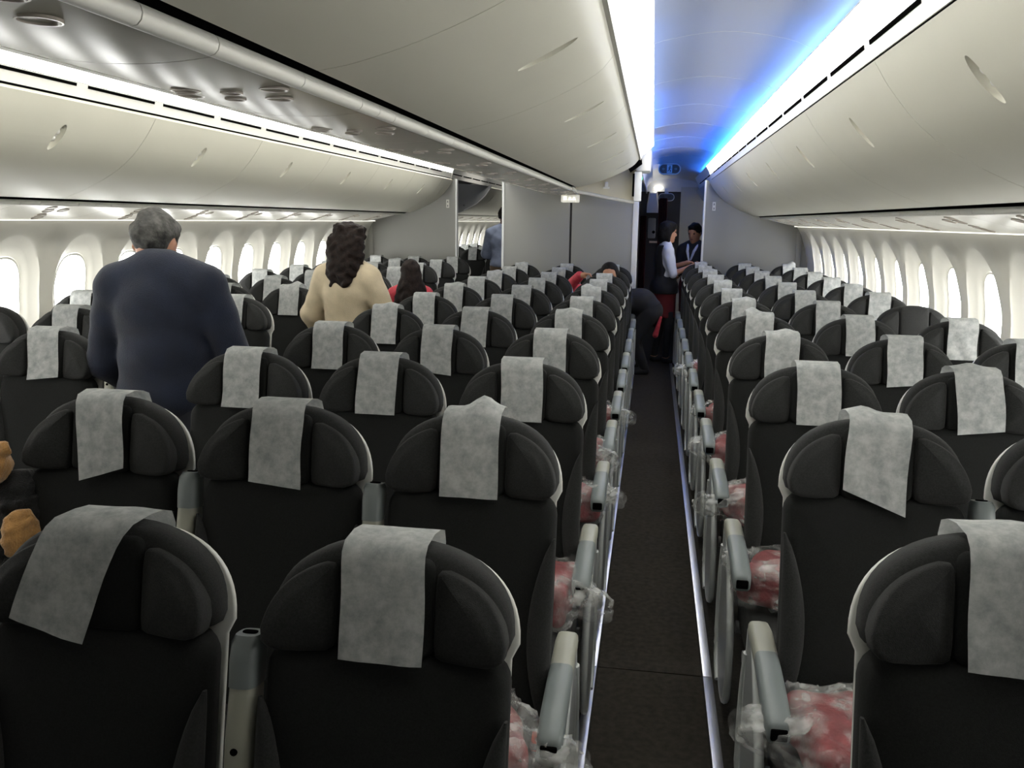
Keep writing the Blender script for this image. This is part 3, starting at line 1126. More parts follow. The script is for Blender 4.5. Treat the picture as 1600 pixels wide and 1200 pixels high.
def armrest(sg):
    """lowered aisle armrest at x = 0; returns rear part, front part, button, strut"""
    def sec(y, z, w, h):
        return [(w * math.copysign(abs(math.cos(a)) ** .5, math.cos(a)), y, z + h * math.copysign(abs(math.sin(a)) ** .55, math.sin(a))) for a in [2 * math.pi * k / 16 for k in range(16)]]
    path = [(.0, .598, .022, .018), (-.012, .612, .027, .025), (-.06, .618, .028, .027), (-.12, .617, .028, .026), (-.175, .612, .0285, .026)]
    path2 = [(-.175, .612, .0285, .026), (-.25, .602, .029, .027), (-.33, .588, .0295, .029), (-.39, .574, .029, .030), (-.412, .568, .026, .026), (-.418, .566, .018, .018)]
    a = MB().loft([sec(*p) for p in path])
    b = MB().loft([sec(*p) for p in path2])
    # dark push button in the nose
    c = MB().box((-.0185, -.424, .553), (.0185, -.414, .581), .005)
    # support strut below
    st = MB()
    pts = smoothline([(.0, .59), (-.01, .50), (-.07, .44), (-.20, .50), (-.33, .575)], 14)
    st.tube([(0, y, z) for y, z in [(-.015, .60), (-.06, .585), (-.15, .575), (-.30, .565)]], [.016, .017, .016, .012], 8)
    return a, b, c, st


ARM = {}
a, b, c, st = armrest(1)
ARM['rear'], ARM['front'], ARM['button'], ARM['strut'] = a.mesh('armrest'), b.mesh('armrest_nose'), c.mesh('button'), st.mesh('strut')
# end bay panel (leaf shaped) in the plane x = const, outline (y, z)
leaf = smoothline([(.03, .60), (.045, .42), (.02, .22), (-.06, .085), (-.17, .055), (-.26, .10), (-.29, .22), (-.26, .36), (-.17, .47), (-.06, .585), (.03, .60)], 44)[:-1]
ep = MB()
r0 = [(-.010, y, z) for y, z in leaf]
ep.loft([[(-.010, y, z) for y, z in inset(leaf, .012)], r0, [(.010, y, z) for y, z in leaf], [(.010, y, z) for y, z in inset(leaf, .012)]])
ARM['bay'] = ep.mesh('end_panel')
ARM['bayrim'] = MB().tube([(.0, y, z) for y, z in leaf] + [(.0,) + tuple(leaf[0])], .0125, 8).mesh('end_panel_rim')
ARM['guard'] = MB().tube([(0, y, z) for y, z in smoothline([(.035, .52), (.075, .38), (.085, .22), (.05, .09), (-.04, .035)], 12)], .009, 8).mesh('foot_guard')
ARM['tag'] = MB().loft([[(-.012, -.20, .47), (.012, -.20, .47), (.012, -.27, .455), (-.012, -.27, .455)], [(-.009, -.205, .505), (.009, -.205, .505), (.010, -.26, .475), (-.010, -.26, .475)]]).mesh('belt_tab')


def raised():
    def sec(t, n, w, d, x=0):
        return [bk(x + w * math.copysign(abs(math.cos(a)) ** .6, math.cos(a)), t, n + d * math.copysign(abs(math.sin(a)) ** .6, math.sin(a))) for a in [2 * math.pi * k / 16 for k in range(16)]]
    body = MB().loft([sec(.16, .045, .025, .030), sec(.30, .05, .025, .034), (sec(.42, .052, .0245, .036)), sec(.515, .05, .023, .032)])
    cap = MB().loft([sec(.513, .05, .0245, .034), sec(.56, .05, .0255, .034), sec(.59, .048, .025, .031), sec(.602, .046, .021, .024)])
    slot = MB()
    slot.loft([sec(.6015, .046, .013, .008), sec(.6045, .046, .013, .008)])
    hole = MB().tube([bk(0, .405, .086), bk(0, .405, .0895)], .0065, 10)
    return body, cap, slot, hole


b1, b2, b3, b4 = raised()
ARM['rbody'], ARM['rcap'], ARM['rslot'], ARM['rhole'] = b1.mesh('raised_armrest'), b2.mesh('armrest_cap'), b3.mesh('button'), b4.mesh('screw_hole')


def cover(seed, skew=0, rot=0, puff=0, wid=.069, drop=.0, crumple=.0015, flare=0):
    rnd = random.Random(seed)
    path = [(.735, -.046), (.770, -.046), (.795, -.030), (.801, .0), (.800, .04), (.788, .080), (.770, .091), (.75, .0925), (.725, .0935), (.70, .094), (.67, .0945), (.64, .095), (.615, .0955), (HB - .004 - drop, .0965)]
    nx = 9
    ph = [rnd.uniform(0, 6.28) for _ in range(6)]
    grid = []
    L = len(path)
    for i, (t, n_) in enumerate(path):
        row = []
        s_ = max(0, (i - 4) / (L - 5))
        for j in range(nx):
            u = j / (nx - 1) * 2 - 1
            x = u * wid * (1 + flare * s_)
            tt_, nn = t, n_
            w = math.sin(ph[0] + 3.1 * u + 1.3 * i) + math.sin(ph[1] + 5.3 * u - .9 * i)
            nn += crumple * w * (.3 + s_)
            x += .0015 * math.sin(ph[2] + i * .8)
            if i >= 4:
                x += skew * s_
                tt_ += rot * u * wid * s_ * 2.0
            if 2 <= i <= 6 and puff:
                g = math.exp(-((u - math.cos(ph[3]) * .5) / .45) ** 2) * (1 - abs(i - 4) / 3.2)
                tt_ += puff * g
                nn -= puff * .15 * g
            row.append(bk(x, tt_, nn))
        grid.append(row)
    mb_ = MB()
    vs = [p for r in grid for p in r]
    fs = [(i * nx + j, i * nx + j + 1, (i + 1) * nx + j + 1, (i + 1) * nx + j) for i in range(L - 1) for j in range(nx - 1)]
    mb_.add(vs, fs)
    me = mb_.mesh('headrest_cover')
    me.set_sharp_from_angle(angle=math.radians(80))
    return me


COV = [cover(1), cover(2, skew=.006), cover(3, skew=-.006, crumple=.002), cover(4, puff=.012), cover(5, rot=.05), cover(6, rot=-.05, wid=.067)]
COV_S = {
    ('C', 1, 0): cover(11, skew=.002, wid=.070),
    ('C', 1, 1): cover(12, skew=-.080, rot=-.12, wid=.074, puff=.004, flare=-.05),
    ('C', 2, 0): cover(13, puff=.030, wid=.070),
    ('C', 2, 2): cover(14, skew=.022, rot=.14, wid=.068, flare=-.12),
    ('C', 3, 2): cover(15, skew=-.004, wid=.067),
    ('R', 2, 0): cover(16, skew=-.012, rot=-.20, wid=.071, puff=.016),
    ('R', 3, 1): cover(17, skew=.018, rot=.06, wid=.071, puff=.012),
    ('R', 1, 0): cover(18, skew=.004, rot=-.03, wid=.074, puff=.006),
    ('R', 5, 0): cover(19, puff=.024),
    ('R', 8, 0): cover(20, puff=.012),
    ('R', 11, 0): cover(21, puff=.014),
    ('R', 12, 2): cover(22, puff=.035),
    ('L', 3, 0): cover(23, skew=.014, rot=.06, wid=.068),
    ('L', 6, 0): cover(24, puff=.024),
    ('C', 5, 0): cover(25, puff=.010, rot=.04),
    ('C', 7, 0): cover(26, puff=.022),
    ('L', 12, 0): cover(27, skew=.006, rot=.06),
}
SEATN = 0


def seat(x, y, key, label, group, raised_side=0, aisle_side=0, cov=True, full=True):
    """raised_side / aisle_side: -1, 0, 1 in world x"""
    global SEATN
    SEATN += 1
    r = tag(empty('airline_seat', (x, y, 0)), label, 'seat', group)
    ob('backrest', ME['back'], M_fab2, r)
    ob('back_shell', ME['shell'], M_shell, r)
    h = ob('headrest', ME['head'], M_fab, r)
    ob('wing', ME['wingR'], M_fab, h)
    ob('wing', ME['wingL'], M_fab, h)
    ob('centre_pad', ME['panel' if cov else 'panelwide'], M_fab2 if cov else M_fab, h)
    if cov:
        cm = COV_S.get(key) or COV[(SEATN * 7 + int(x * 13)) % len(COV)]
        o_ = ob('headrest_cover', cm, M_paper, h)
        o_['label'] = 'white paper headrest cover'
    ob('side_bolster', ME['bolR'], M_fab, r)
    ob('side_bolster', ME['bolL'], M_fab, r)
    ob('seat_cushion', ME['cushion'], M_fab, r)
    ob('leg', ME['legF'], M_frame, r)
    ob('leg', ME['legR'], M_frame, r)
    ob('beam', ME['beam'], M_frame, r)
    if full:
        ob('seat_belt', ME['belt'], M_dark, r)
    if aisle_side:
        s = aisle_side
        a_ = ob('armrest', ARM['rear'], M_arm, r)
        a_.location = (s * .236, 0, 0)
        ob('armrest_nose', ARM['front'], M_armg, a_)
        ob('button', ARM['button'], M_black, a_)
        ob('strut', ARM['strut'], M_arm, a_)
        e_ = ob('end_panel', ARM['bay'], M_frame, r)
        e_.location = (s * .246, 0, -.01)
        ob('end_panel_rim', ARM['bayrim'], M_frame_l, e_)
        g_ = ob('foot_guard', ARM['guard'], M_frame_l, r)
        g_.location = (s * .256, 0, 0)
        t_ = ob('belt_tab', ARM['tag'], M_red, r)
        t_.location = (s * .185, .03, -.01)
    if raised_side:
        b_ = ob('raised_armrest', ARM['rbody'], M_arm, r)
        b_.location = (raised_side * .2425, 0, 0)
        c_ = ob('armrest_cap', ARM['rcap'], M_armg, b_)
        ob('button', ARM['rslot'], M_black, b_)
        ob('screw_hole', ARM['rhole'], M_black, b_)
    return r


PIT = .80
CX = [-.407, -.892, -1.378]
RX = [.552, 1.037, 1.522]
LX = [XC - (v - XC) for v in RX]
CD, RD, LD = 1.23, 1.38, 1.56
for r in range(1, 12):
    for c in range(3):
        if r == 1 and c == 2:
            continue
        pos = ['empty-aisle seat', 'middle seat', 'passenger-side seat'][c]
        st_ = seat(CX[c] - (.03 if (r == 1 and c == 1) else 0), CD + PIT * (r - 1) + (.12 if r == 1 else 0), ('C', r, c), 'dark grey %s of the centre block, %s row from the grey partition' % (pos, ORD[11 - r]), 'seats of the centre block',
             raised_side=-1 if c < 2 else 0, aisle_side=1 if c == 0 else (-1 if c == 2 else 0))
        if r == 1:
            st_.scale.z = .945
for r in range(1, 13):
    for c in range(3):
        if r < (1, 2, 4)[c]:
            continue
        pos = ['aisle seat', 'middle seat', 'window seat'][c]
        bare = (r == 6 and c == 2)
        seat(RX[c], RD + PIT * (r - 1), ('R', r, c), 'dark grey %s%s, empty-aisle window block, %s row from partition' % (pos, ' without headrest cover' if bare else '', ORD[12 - r]),
             'seats of the window block along the empty aisle', raised_side=1 if c < 2 else 0, aisle_side=-1 if c == 0 else 0, cov=not bare)
for r in range(3, 13):
    for c in range(3):
        if r < (3, 4, 4)[c]:
            continue
        pos = ['aisle seat', 'middle seat', 'window seat'][c]
        bare = (r == 4 and c == 2)
        seat(LX[c], LD + PIT * (r - 1), ('L', r, c), 'dark grey %s%s, navy-sweater man\'s window block, %s row from partition' % (pos, ' without headrest cover' if bare else '', ORD[12 - r]),
             'seats of the window block beside the navy-sweater man', raised_side=-1 if c < 2 else 0, aisle_side=1 if c == 0 else 0, cov=not bare)
# a few rows of the rear cabin seen past the partition
for r in range(4):
    for c in range(3):
        pos = ['aisle seat', 'middle seat', 'window seat'][c]
        seat(LX[c], 13.9 + .8 * r, ('X', r, c), 'dark grey %s of the rear cabin, %s row behind the partition doorway' % (pos, ORD[r]), 'rear cabin seats', aisle_side=1 if c == 0 else 0, full=False)

# ------------------------------------------------------------------ implicit surfaces for people and soft things
def cap(P, a, b, ra, rb):
    a, b = np.array(a, float), np.array(b, float)
    ab = b - a
    h = np.clip(((P - a) @ ab) / max(ab @ ab, 1e-9), 0, 1)
    return np.linalg.norm(P - a - h[..., None] * ab, axis=-1) - (ra + (rb - ra) * h)


def ell(P, c, r, R=None):
    p = P - np.array(c, float)
    if R is not None:
        p = p @ R
    r = np.array(r, float)
    k0 = np.linalg.norm(p / r, axis=-1)
    k1 = np.linalg.norm(p / (r * r), axis=-1)
    return k0 * (k0 - 1) / np.maximum(k1, 1e-9)


def smin(a, b, k):
    h = np.clip(.5 + .5 * (b - a) / k, 0, 1)
    return b + (a - b) * h - k * h * (1 - h)


def field(P, prims, grow=0.0, k=.03):
    d = None
    for p in prims:
        if p[0] == 'c':
            q = cap(P, *p[1:5])
            kk = p[5] if len(p) > 5 else k
        else:
            q = ell(P, p[1], p[2], p[3] if len(p) > 3 else None)
            kk = p[4] if len(p) > 4 else k
        d = q if d is None else smin(d, q, kk)
    return d - grow


def nets(fn, lo, hi, res):
    """naive surface nets"""
    n = [int(math.ceil((h - l) / res)) + 1 for l, h in zip(lo, hi)]
    ax = [l + res * np.arange(k) for l, k in zip(lo, n)]
    G = np.stack(np.meshgrid(*ax, indexing='ij'), -1)
    F = fn(G.reshape(-1, 3)).reshape(n)
    S = F < 0
    corners = [(i, j, k) for i in (0, 1) for j in (0, 1) for k in (0, 1)]
    sl = lambda A, c: A[c[0]:n[0] - 1 + c[0], c[1]:n[1] - 1 + c[1], c[2]:n[2] - 1 + c[2]]
    cnt = sum(sl(S, c).astype(int) for c in corners)
    act = (cnt > 0) & (cnt < 8)
    idx = -np.ones(act.shape, int)
    idx[act] = np.arange(act.sum())
    acc = np.zeros((act.sum(), 3))
    num = np.zeros(act.sum())
    for a in range(8):
        for b in range(a + 1, 8):
            ca, cb = corners[a], corners[b]
            if sum(abs(x - y) for x, y in zip(ca, cb)) != 1:
                continue
            fa, fb = sl(F, ca)[act], sl(F, cb)[act]
            m_ = (fa < 0) != (fb < 0)
            t = np.where(m_, fa / np.where(np.abs(fa - fb) < 1e-12, 1, fa - fb), 0)
            pa, pb = np.array(ca, float), np.array(cb, float)
            acc += np.where(m_[:, None], pa + t[:, None] * (pb - pa), 0)
            num += m_
    base = np.argwhere(act)
    V = (base + acc / num[:, None]) * res + np.array(lo)
    faces = []
    for d in range(3):
        e1, e2 = [(1, 2), (2, 0), (0, 1)][d]
        a = [slice(0, k) for k in n]
        A = np.take(S, range(0, n[d] - 1), d)
        B = np.take(S, range(1, n[d]), d)
        cr = np.argwhere(A != B)
        for p in cr:
            if p[e1] == 0 or p[e2] == 0 or p[e1] >= n[e1] - 1 or p[e2] >= n[e2] - 1:
                continue
            q = []
            for u, v in ((0, 0), (-1, 0), (-1, -1), (0, -1)):
                r = p.copy()
                r[e1] += u
                r[e2] += v
                q.append(idx[tuple(r)])
            if min(q) < 0:
                continue
            faces.append(q if A[tuple(p)] else q[::-1])
    return V, faces


def soft(name, fn, lo, hi, res, material, parent=None, smooth_it=2):
    V, Fc = nets(fn, lo, hi, res)
    me = bpy.data.meshes.new(name)
    me.from_pydata(V.tolist(), [], [list(map(int, f)) for f in Fc])
    if smooth_it:
        bm = bmesh.new()
        bm.from_mesh(me)
        for _ in range(smooth_it):
            bmesh.ops.smooth_vert(bm, verts=bm.verts[:], factor=.5, use_axis_x=True, use_axis_y=True, use_axis_z=True)
        bmesh.ops.recalc_face_normals(bm, faces=bm.faces[:])
        bm.to_mesh(me)
        bm.free()
    me.shade_smooth()
    return ob(name, me, material, parent)


M_skin = mat('skin', (.42, .20, .12), .5)
M_skin2 = mat('skin_dark', (.16, .075, .05), .5)
M_skin_tan = mat('skin_tan', (.36, .17, .09), .5)  # even tan skin tone
M_hair_blk = mat('hair_black', (.006, .005, .0045), .65, var=.5, vscale=50, bump=.8, bscale=90, spec=.15)
M_hair_brn = mat('hair_dark_brown', (.010, .0055, .004), .65, var=.6, vscale=40, bump=.9, bscale=80, spec=.15)
M_hair_grey = mat('hair_grey', (.045, .044, .040), .7, var=.9, vscale=34, bump=.9, bscale=90)
M_navy = mat('navy_knit', (.0028, .0068, .022), .9, var=.25, vscale=12, bump=.5, bscale=260, sheen=.15)
M_beige = mat('beige_knit', (.50, .42, .29), .85, var=.10, vscale=14, bump=.5, bscale=220)
M_pink = mat('pink_coral', (.46, .035, .055), .7, var=.25, vscale=30)
M_blueshirt = mat('light_blue_shirt', (.34, .40, .56), .8, var=.12, vscale=16)
M_khaki = mat('khaki_trousers', (.24, .17, .11), .85)
M_blackcl = mat('black_cloth', (.007, .007, .009), .8, var=.3, vscale=20)
M_whitecl = mat('white_cloth', (.52, .54, .62), .8)
M_redskirt = mat('dark_red_skirt', (.12, .006, .008), .8)
M_jean = mat('dark_trousers', (.02, .022, .03), .85)
M_eye = mat('eye_dark', (.02, .015, .012), .25)
M_lip = mat('lips', (.22, .07, .06), .5)


def rotm(ax, deg):
    return np.array(Matrix.Rotation(math.radians(deg), 3, ax))


def person(label, loc, rz, h, w=1.0, belly=0.0, head=(0, 0, 0), head_pitch=0, arms=None, skin=None, res=.014, legs=True, lean=0.0,
           top=None, top_mat=None, top_hem=.50, top_loose=.014, sleeve=1.0, bottom=None, bottom_mat=None, hair=None, hair_mat=None,
           shoes=True, extra=None, face=True, hands='relaxed', seated=False, feet=None):
    """standing figure, facing local +y, built in metres for height h; arms = [(elbow, wrist, handdir)] for left (-x) and right (+x)"""
    root = tag(empty('person', loc, rz), label, 'person')
    s = h / 1.75
    skin = skin or M_skin
    Hp = .93 * s       # hip joint height
    Sh = 1.43 * s      # shoulder height
    off = np.array([0, lean, 0])
    hc = np.array([0, .015 * s, 1.625 * s]) + np.array(head) + off
    Rh = rotm('X', -head_pitch)
    hv = lambda x, y, z: hc + Rh @ (np.array([x, y, z]) * s)
    torso = [('e', (0, 0, .98 * s), (.165 * s * w, .115 * s * (1 + belly * .3), .13 * s)),
             ('e', (0, .01 * s + belly * .03, 1.12 * s) + 0 * off, (.150 * s * w, .105 * s * (1 + belly), .17 * s)) if False else ('e', (0, .01 * s + belly * .03 + lean * .3, 1.12 * s), (.150 * s * w * (1 + belly * .3), .105 * s * (1 + belly), .17 * s)),
             ('e', (0, lean * .7, 1.30 * s), (.165 * s * w, .105 * s, .17 * s)),
             ('c', (-.03 * s, lean, Sh + .035 * s), (-.165 * s * w, lean, Sh - .03 * s), .055 * s, .058 * s),
             ('c', (.03 * s, lean, Sh + .035 * s), (.165 * s * w, lean, Sh - .03 * s), .055 * s, .058 * s)]
    neck = [('c', (0, lean, Sh), tuple(hc + np.array([0, -.02, -.06]) * s), .055 * s * w, .052 * s)]
    hd = [('e', tuple(hv(0, 0, .02)), (.076 * s, .097 * s, .105 * s), Rh), ('e', tuple(hv(0, .025, -.045)), (.058 * s, .07 * s, .075 * s), Rh)]
    hd += [('e', tuple(hv(sx * .077, -.008, -.01)), (.012 * s, .022 * s, .034 * s), Rh, .008) for sx in (-1, 1)]
    hd += [('c', tuple(hv(0, .092, .012)), tuple(hv(0, .112, -.024)), .010 * s, .014 * s, .014), ('e', tuple(hv(0, .088, -.062)), (.024 * s, .014 * s, .010 * s), Rh, .012),
           ('e', tuple(hv(0, .078, -.098)), (.026 * s, .022 * s, .02 * s), Rh, .02), ('e', tuple(hv(0, .088, .036)), (.05 * s, .012 * s, .012 * s), Rh, .02)]
    if arms is None:
        arms = [((-.235 * s * w, .02, 1.13 * s), (-.225 * s * w, .08, .90 * s)), ((.235 * s * w, .02, 1.13 * s), (.225 * s * w, .08, .90 * s))]
    armp, forep, handp = [], [], []
    for i, (el, wr) in enumerate(arms):
        sx = -1 if i == 0 else 1
        sh = np.array((sx * .178 * s * w, lean, Sh - .045 * s))
        el, wr = np.array(el, float), np.array(wr, float)
        armp.append(('c', tuple(sh), tuple(el), .056 * s * (.6 + .4 * w), .042 * s))
        forep.append(('c', tuple(el), tuple(wr), .041 * s, .028 * s))
        d = wr - el
        d /= np.linalg.norm(d)
        sd = np.cross(d, np.array([0, 0, 1.0]))
        sd = sd / max(np.linalg.norm(sd), 1e-6) * (-sx)
        nrm_ = np.cross(sd, d)
        pc = wr + d * .05 * s
        handp.append(('c', tuple(wr), tuple(pc + d * .03 * s), .026 * s, .030 * s, .015))
        for q in range(4):
            o_ = (q - 1.5) * .021 * s
            b0 = pc + d * .035 * s + sd * o_
            L = (.034, .040, .038, .028)[q] * s
            b1_ = b0 + d * L + nrm_ * -.006 * s
            b2_ = b1_ + d * L * .6 - nrm_ * L * .7
            handp.append(('c', tuple(b0), tuple(b1_), .0105 * s, .0098 * s, .006))
            handp.append(('c', tuple(b1_), tuple(b2_), .0098 * s, .0085 * s, .004))
        t0 = wr + d * .02 * s + sd * -.026 * s
        t1 = t0 + d * .035 * s + sd * -.022 * s
        handp.append(('c', tuple(t0), tuple(t1), .013 * s, .011 * s, .008))
        handp.append(('c', tuple(t1), tuple(t1 + d * .03 * s - nrm_ * .01 * s), .011 * s, .009 * s, .006))
    legp, footp = [], []
    ft = feet or [(-.10 * s, .0), (.10 * s, .0)]
    for i, (fx, fy) in enumerate(ft):
        sx = -1 if i == 0 else 1
        hp = (sx * .088 * s * w, 0, Hp)
        kn = (sx * .05 * s + fx * .5, fy * .5 + .025, .50 * s)
        ak = (fx, fy - .02, .085 * s)
        legp += [('c', hp, kn, .088 * s * (.5 + .5 * w), .056 * s), ('c', kn, ak, .055 * s, .038 * s)]
        footp += [('c', (fx, fy - .03 * s, .042 * s), (fx + sx * .012, fy + .14 * s, .034 * s), .040 * s, .032 * s)]
    allp = torso + neck + hd + armp + forep + handp + legp + footp
    pts = []
    for p in allp:
        if p[0] == 'c':
            pts += [np.array(p[1]) - max(p[3], p[4]), np.array(p[1]) + max(p[3], p[4]), np.array(p[2]) - max(p[3], p[4]), np.array(p[2]) + max(p[3], p[4])]
        else:
            pts += [np.array(p[1]) - max(p[2]), np.array(p[1]) + max(p[2])]
    lo, hi = np.min(pts, 0) - .03, np.max(pts, 0) + .03
    lo[2] = -.012
    body = soft('body', lambda P: np.maximum(field(P, allp), -P[:, 2] + .002), lo, hi, res, skin, root, 1)
    body['label'] = 'continuous body with head, arms and legs'
    hemz = top_hem * h
    if top_mat:
        tp = torso + armp + ([] if sleeve < .6 else ([('c', p[1], tuple(np.array(p[1]) + (np.array(p[2]) - np.array(p[1])) * min(1, (sleeve - .5) * 2)), p[3] + .004, p[4] + .008) for p in forep]))
        if top == 'vest':
            tp = torso
        lo2, hi2 = lo.copy(), hi.copy()
        lo2[2] = min(hemz, min([min(a[1][2], a[0][2]) for a in arms])) - .08
        hi2[2] = Sh + .12
        nz = Sh + .052 * s

        def tf(P):
            d = field(P, tp, top_loose)
            d = d + .004 * np.sin(P[:, 2] * 38 + P[:, 0] * 9) * np.sin(P[:, 0] * 21 + P[:, 2] * 13)
            if top == 'vest':
                d = np.maximum(d, np.abs(P[:, 0]) - .155 * s * w)
            intor = np.abs(P[:, 0]) < .19 * s * w
            d = np.where(intor, np.maximum(d, hemz - P[:, 2]), d)
            return d
        soft({'vest': 'vest'}.get(top, top), tf, lo2, hi2, res, top_mat, root, 1)
        if top == 'sweater' or top == 'jacket' or top == 'shirt':
            soft('collar', lambda P: np.maximum(np.abs(field(P, neck, .010) + .004) - .009, np.abs(P[:, 2] - (Sh + .04 * s)) - .020), (-.13, lean - .14, Sh), (.13, lean + .16, Sh + .14), .009, top_mat if top != 'jacket' else M_whitecl, root, 1)
    if bottom:
        lo3, hi3 = lo.copy(), hi.copy()
        if bottom == 'skirt':
            sk = [('c', (0, 0, 1.02 * s), (0, .0, .92 * s), .178 * s * w, .188 * s * w), ('c', (0, 0, .92 * s), (0, .01, .56 * s), .188 * s * w, .172 * s * w)]
            hi3[2] = 1.1 * s
            lo3[2] = .45 * s

            def bf(P):
                Q = P.copy()
                Q[:, 1] *= 1.12
                d = field(Q, sk, 0)
                d = np.maximum(d, .575 * s - P[:, 2])
                return np.maximum(d, P[:, 2] - 1.06 * s)
            soft('skirt', bf, lo3, hi3, res, bottom_mat, root, 1)
            soft('stockings', lambda P: np.maximum(np.maximum(field(P, legp, .006), P[:, 2] - .66 * s), .07 * s - P[:, 2]), (lo3[0], lo3[1], 0.0), (hi3[0], hi3[1], .72 * s), res * .8, M_blackcl, root, 1)
        else:
            bp_ = [torso[0]] + legp
            hi3[2] = 1.08 * s
            lo3[2] = .0
            soft('trousers', lambda P: np.maximum(np.maximum(field(P, bp_, .012), P[:, 2] - 1.02 * s), .055 * s - P[:, 2]), lo3, hi3, res, bottom_mat, root, 1)
    if shoes:
        for i in range(2):
            fx, fy = ft[i]
            soft('shoe', lambda P: np.maximum(field(P, [footp[i]], .008), .003 - P[:, 2]), (fx - .09, fy - .13, -.006), (fx + .09, fy + .26, .12), .011, M_blackcl, root, 1)
    if hair:
        prims, disp, bb = hair(hv, Rh, s)

        def hf(P):
            d = field(P, prims, 0, .025)
            if disp:
                a, fr = disp
                d = d + a * (np.sin(P[:, 0] * fr + 1.3 * np.sin(P[:, 2] * fr * .6)) * np.sin(P[:, 1] * fr * .9 + 2) + np.sin(P[:, 2] * fr * 1.1 + 1.7 * np.sin(P[:, 0] * fr * .7)))
            return d
        pp = np.array([p[1] for p in prims] + [p[2] for p in prims if p[0] == 'c'])
        rr_ = max(max(p[2]) if p[0] == 'e' else max(p[3], p[4]) for p in prims)
        soft('hair', hf, pp.min(0) - rr_ - .02, pp.max(0) + rr_ + .02, min(res, .011), hair_mat, root, 1)
    if face:
        for sx in (-1, 1):
            mb_ = MB()
            c_ = hv(sx * .032, .087, .014)
            bm = bmesh.new()
            bmesh.ops.create_icosphere(bm, subdivisions=2, radius=.0125 * s)
            mb_.add([tuple(np.array(v.co) * np.array([1.25, .7, .75]) + c_) for v in bm.verts], [[v.index for v in f.verts] for f in bm.faces])
            bm.free()
            ob('eye', mb_, M_eye, root)
        mb_ = MB()
        bm = bmesh.new()
        bmesh.ops.create_icosphere(bm, subdivisions=2, radius=.02 * s)
        c_ = hv(0, .098, -.062)
        mb_.add([tuple(np.array(v.co) * np.array([1.1, .4, .35]) + c_) for v in bm.verts], [[v.index for v in f.verts] for f in bm.faces])
        bm.free()
        ob('mouth', mb_, M_lip, root)
    return root


def hair_short(hv, Rh, s):
    pr = [('e', tuple(hv(0, -.014, .045)), (.085 * s, .100 * s, .095 * s), Rh), ('e', tuple(hv(0, -.045, .005)), (.080 * s, .068 * s, .068 * s), Rh), ('e', tuple(hv(0, .05, .095)), (.06 * s, .05 * s, .035 * s), Rh)]
    return pr, (.0035, 70), None


def hair_curly(hv, Rh, s):
    rnd = random.Random(5)
    pr = [('e', tuple(hv(0, -.02, .05)), (.105 * s, .115 * s, .105 * s)), ('e', tuple(hv(0, -.06, -.08)), (.135 * s, .09 * s, .15 * s)), ('e', tuple(hv(0, -.085, -.20)), (.115 * s, .06 * s, .12 * s))]
    for k in range(46):
        a = rnd.uniform(0, 2 * math.pi)
        z = rnd.uniform(-.30, .10)
        rx = .125 if z > -.12 else .125 - (-.12 - z) * .32
        x = math.cos(a) * rx
        y = -.05 - abs(math.sin(a)) * .075 if z < .0 else -.03 + math.sin(a) * .09
        if z > .05:
            x *= .8
        pr.append(('e', tuple(hv(x, y, z)), tuple(np.array([.026, .026, .034]) * rnd.uniform(.7, 1.25) * s), None, .012))
    return pr, (.0045, 95), None


def hair_long(hv, Rh, s):
    pr = [('e', tuple(hv(0, -.012, .035)), (.098 * s, .112 * s, .10 * s)), ('c', tuple(hv(.01, -.05, .0)), tuple(hv(.03, -.09, -.36)), .105 * s, .15 * s), ('c', tuple(hv(-.06, -.07, -.16)), tuple(hv(-.13, -.085, -.38)), .08 * s, .06 * s),
          ('c', tuple(hv(.08, -.07, -.16)), tuple(hv(.17, -.085, -.40)), .08 * s, .07 * s)]
    return pr, (.0035, 75), None


def hair_bob(hv, Rh, s):
    pr = [('e', tuple(hv(0, -.015, .04)), (.092 * s, .108 * s, .102 * s)), ('e', tuple(hv(0, -.045, -.04)), (.095 * s, .080 * s, .11 * s)), ('c', tuple(hv(-.075, .0, .02)), tuple(hv(-.08, .005, -.10)), .030 * s, .026 * s), ('c', tuple(hv(.075, .0, .02)), tuple(hv(.08, .005, -.10)), .030 * s, .026 * s),
          ('e', tuple(hv(0, .062, .088)), (.07 * s, .04 * s, .04 * s))]
    return pr, (.002, 60), None


# man in the navy sweater, back to us, looking down
person('man in navy sweater with grey hair, back turned, looking down in the aisle', (-1.895, 3.11, 0), math.radians(4), 1.74, w=1.06, belly=.26,
       head=(-.06, .075, -.065), head_pitch=30, arms=[((-.275, .03, 1.08), (-.235, .21, .94)), ((.275, .04, 1.08), (.235, .21, .94))],
       top='sweater', top_mat=M_navy, top_hem=.50, top_loose=.024, bottom='trousers', bottom_mat=M_jean, hair=hair_short, hair_mat=M_hair_grey, skin=M_skin, res=.013)
# woman with curly hair
person('woman with long dark curly hair and beige knit top, back turned in the aisle', (-1.93, 5.30, 0), math.radians(-6), 1.61, w=.93,
       head=(.0, .02, 0), head_pitch=12, arms=[((-.27, .02, 1.04), (-.24, .14, .86)), ((.27, .02, 1.04), (.24, .16, .88))],
       top='knit_top', top_mat=M_beige, top_hem=.46, top_loose=.03, sleeve=.75, bottom='trousers', bottom_mat=M_jean, hair=hair_curly, hair_mat=M_hair_brn, skin=M_skin_tan, res=.013)
# girl with long hair
person('girl with long straight dark hair and pink top, seen from behind', (-1.915, 6.72, 0), math.radians(10), 1.335, w=.95,
       top='shirt', top_mat=M_pink, top_hem=.47, sleeve=.9, bottom='trousers', bottom_mat=M_jean, hair=hair_long, hair_mat=M_hair_brn, skin=M_skin_tan, res=.014)
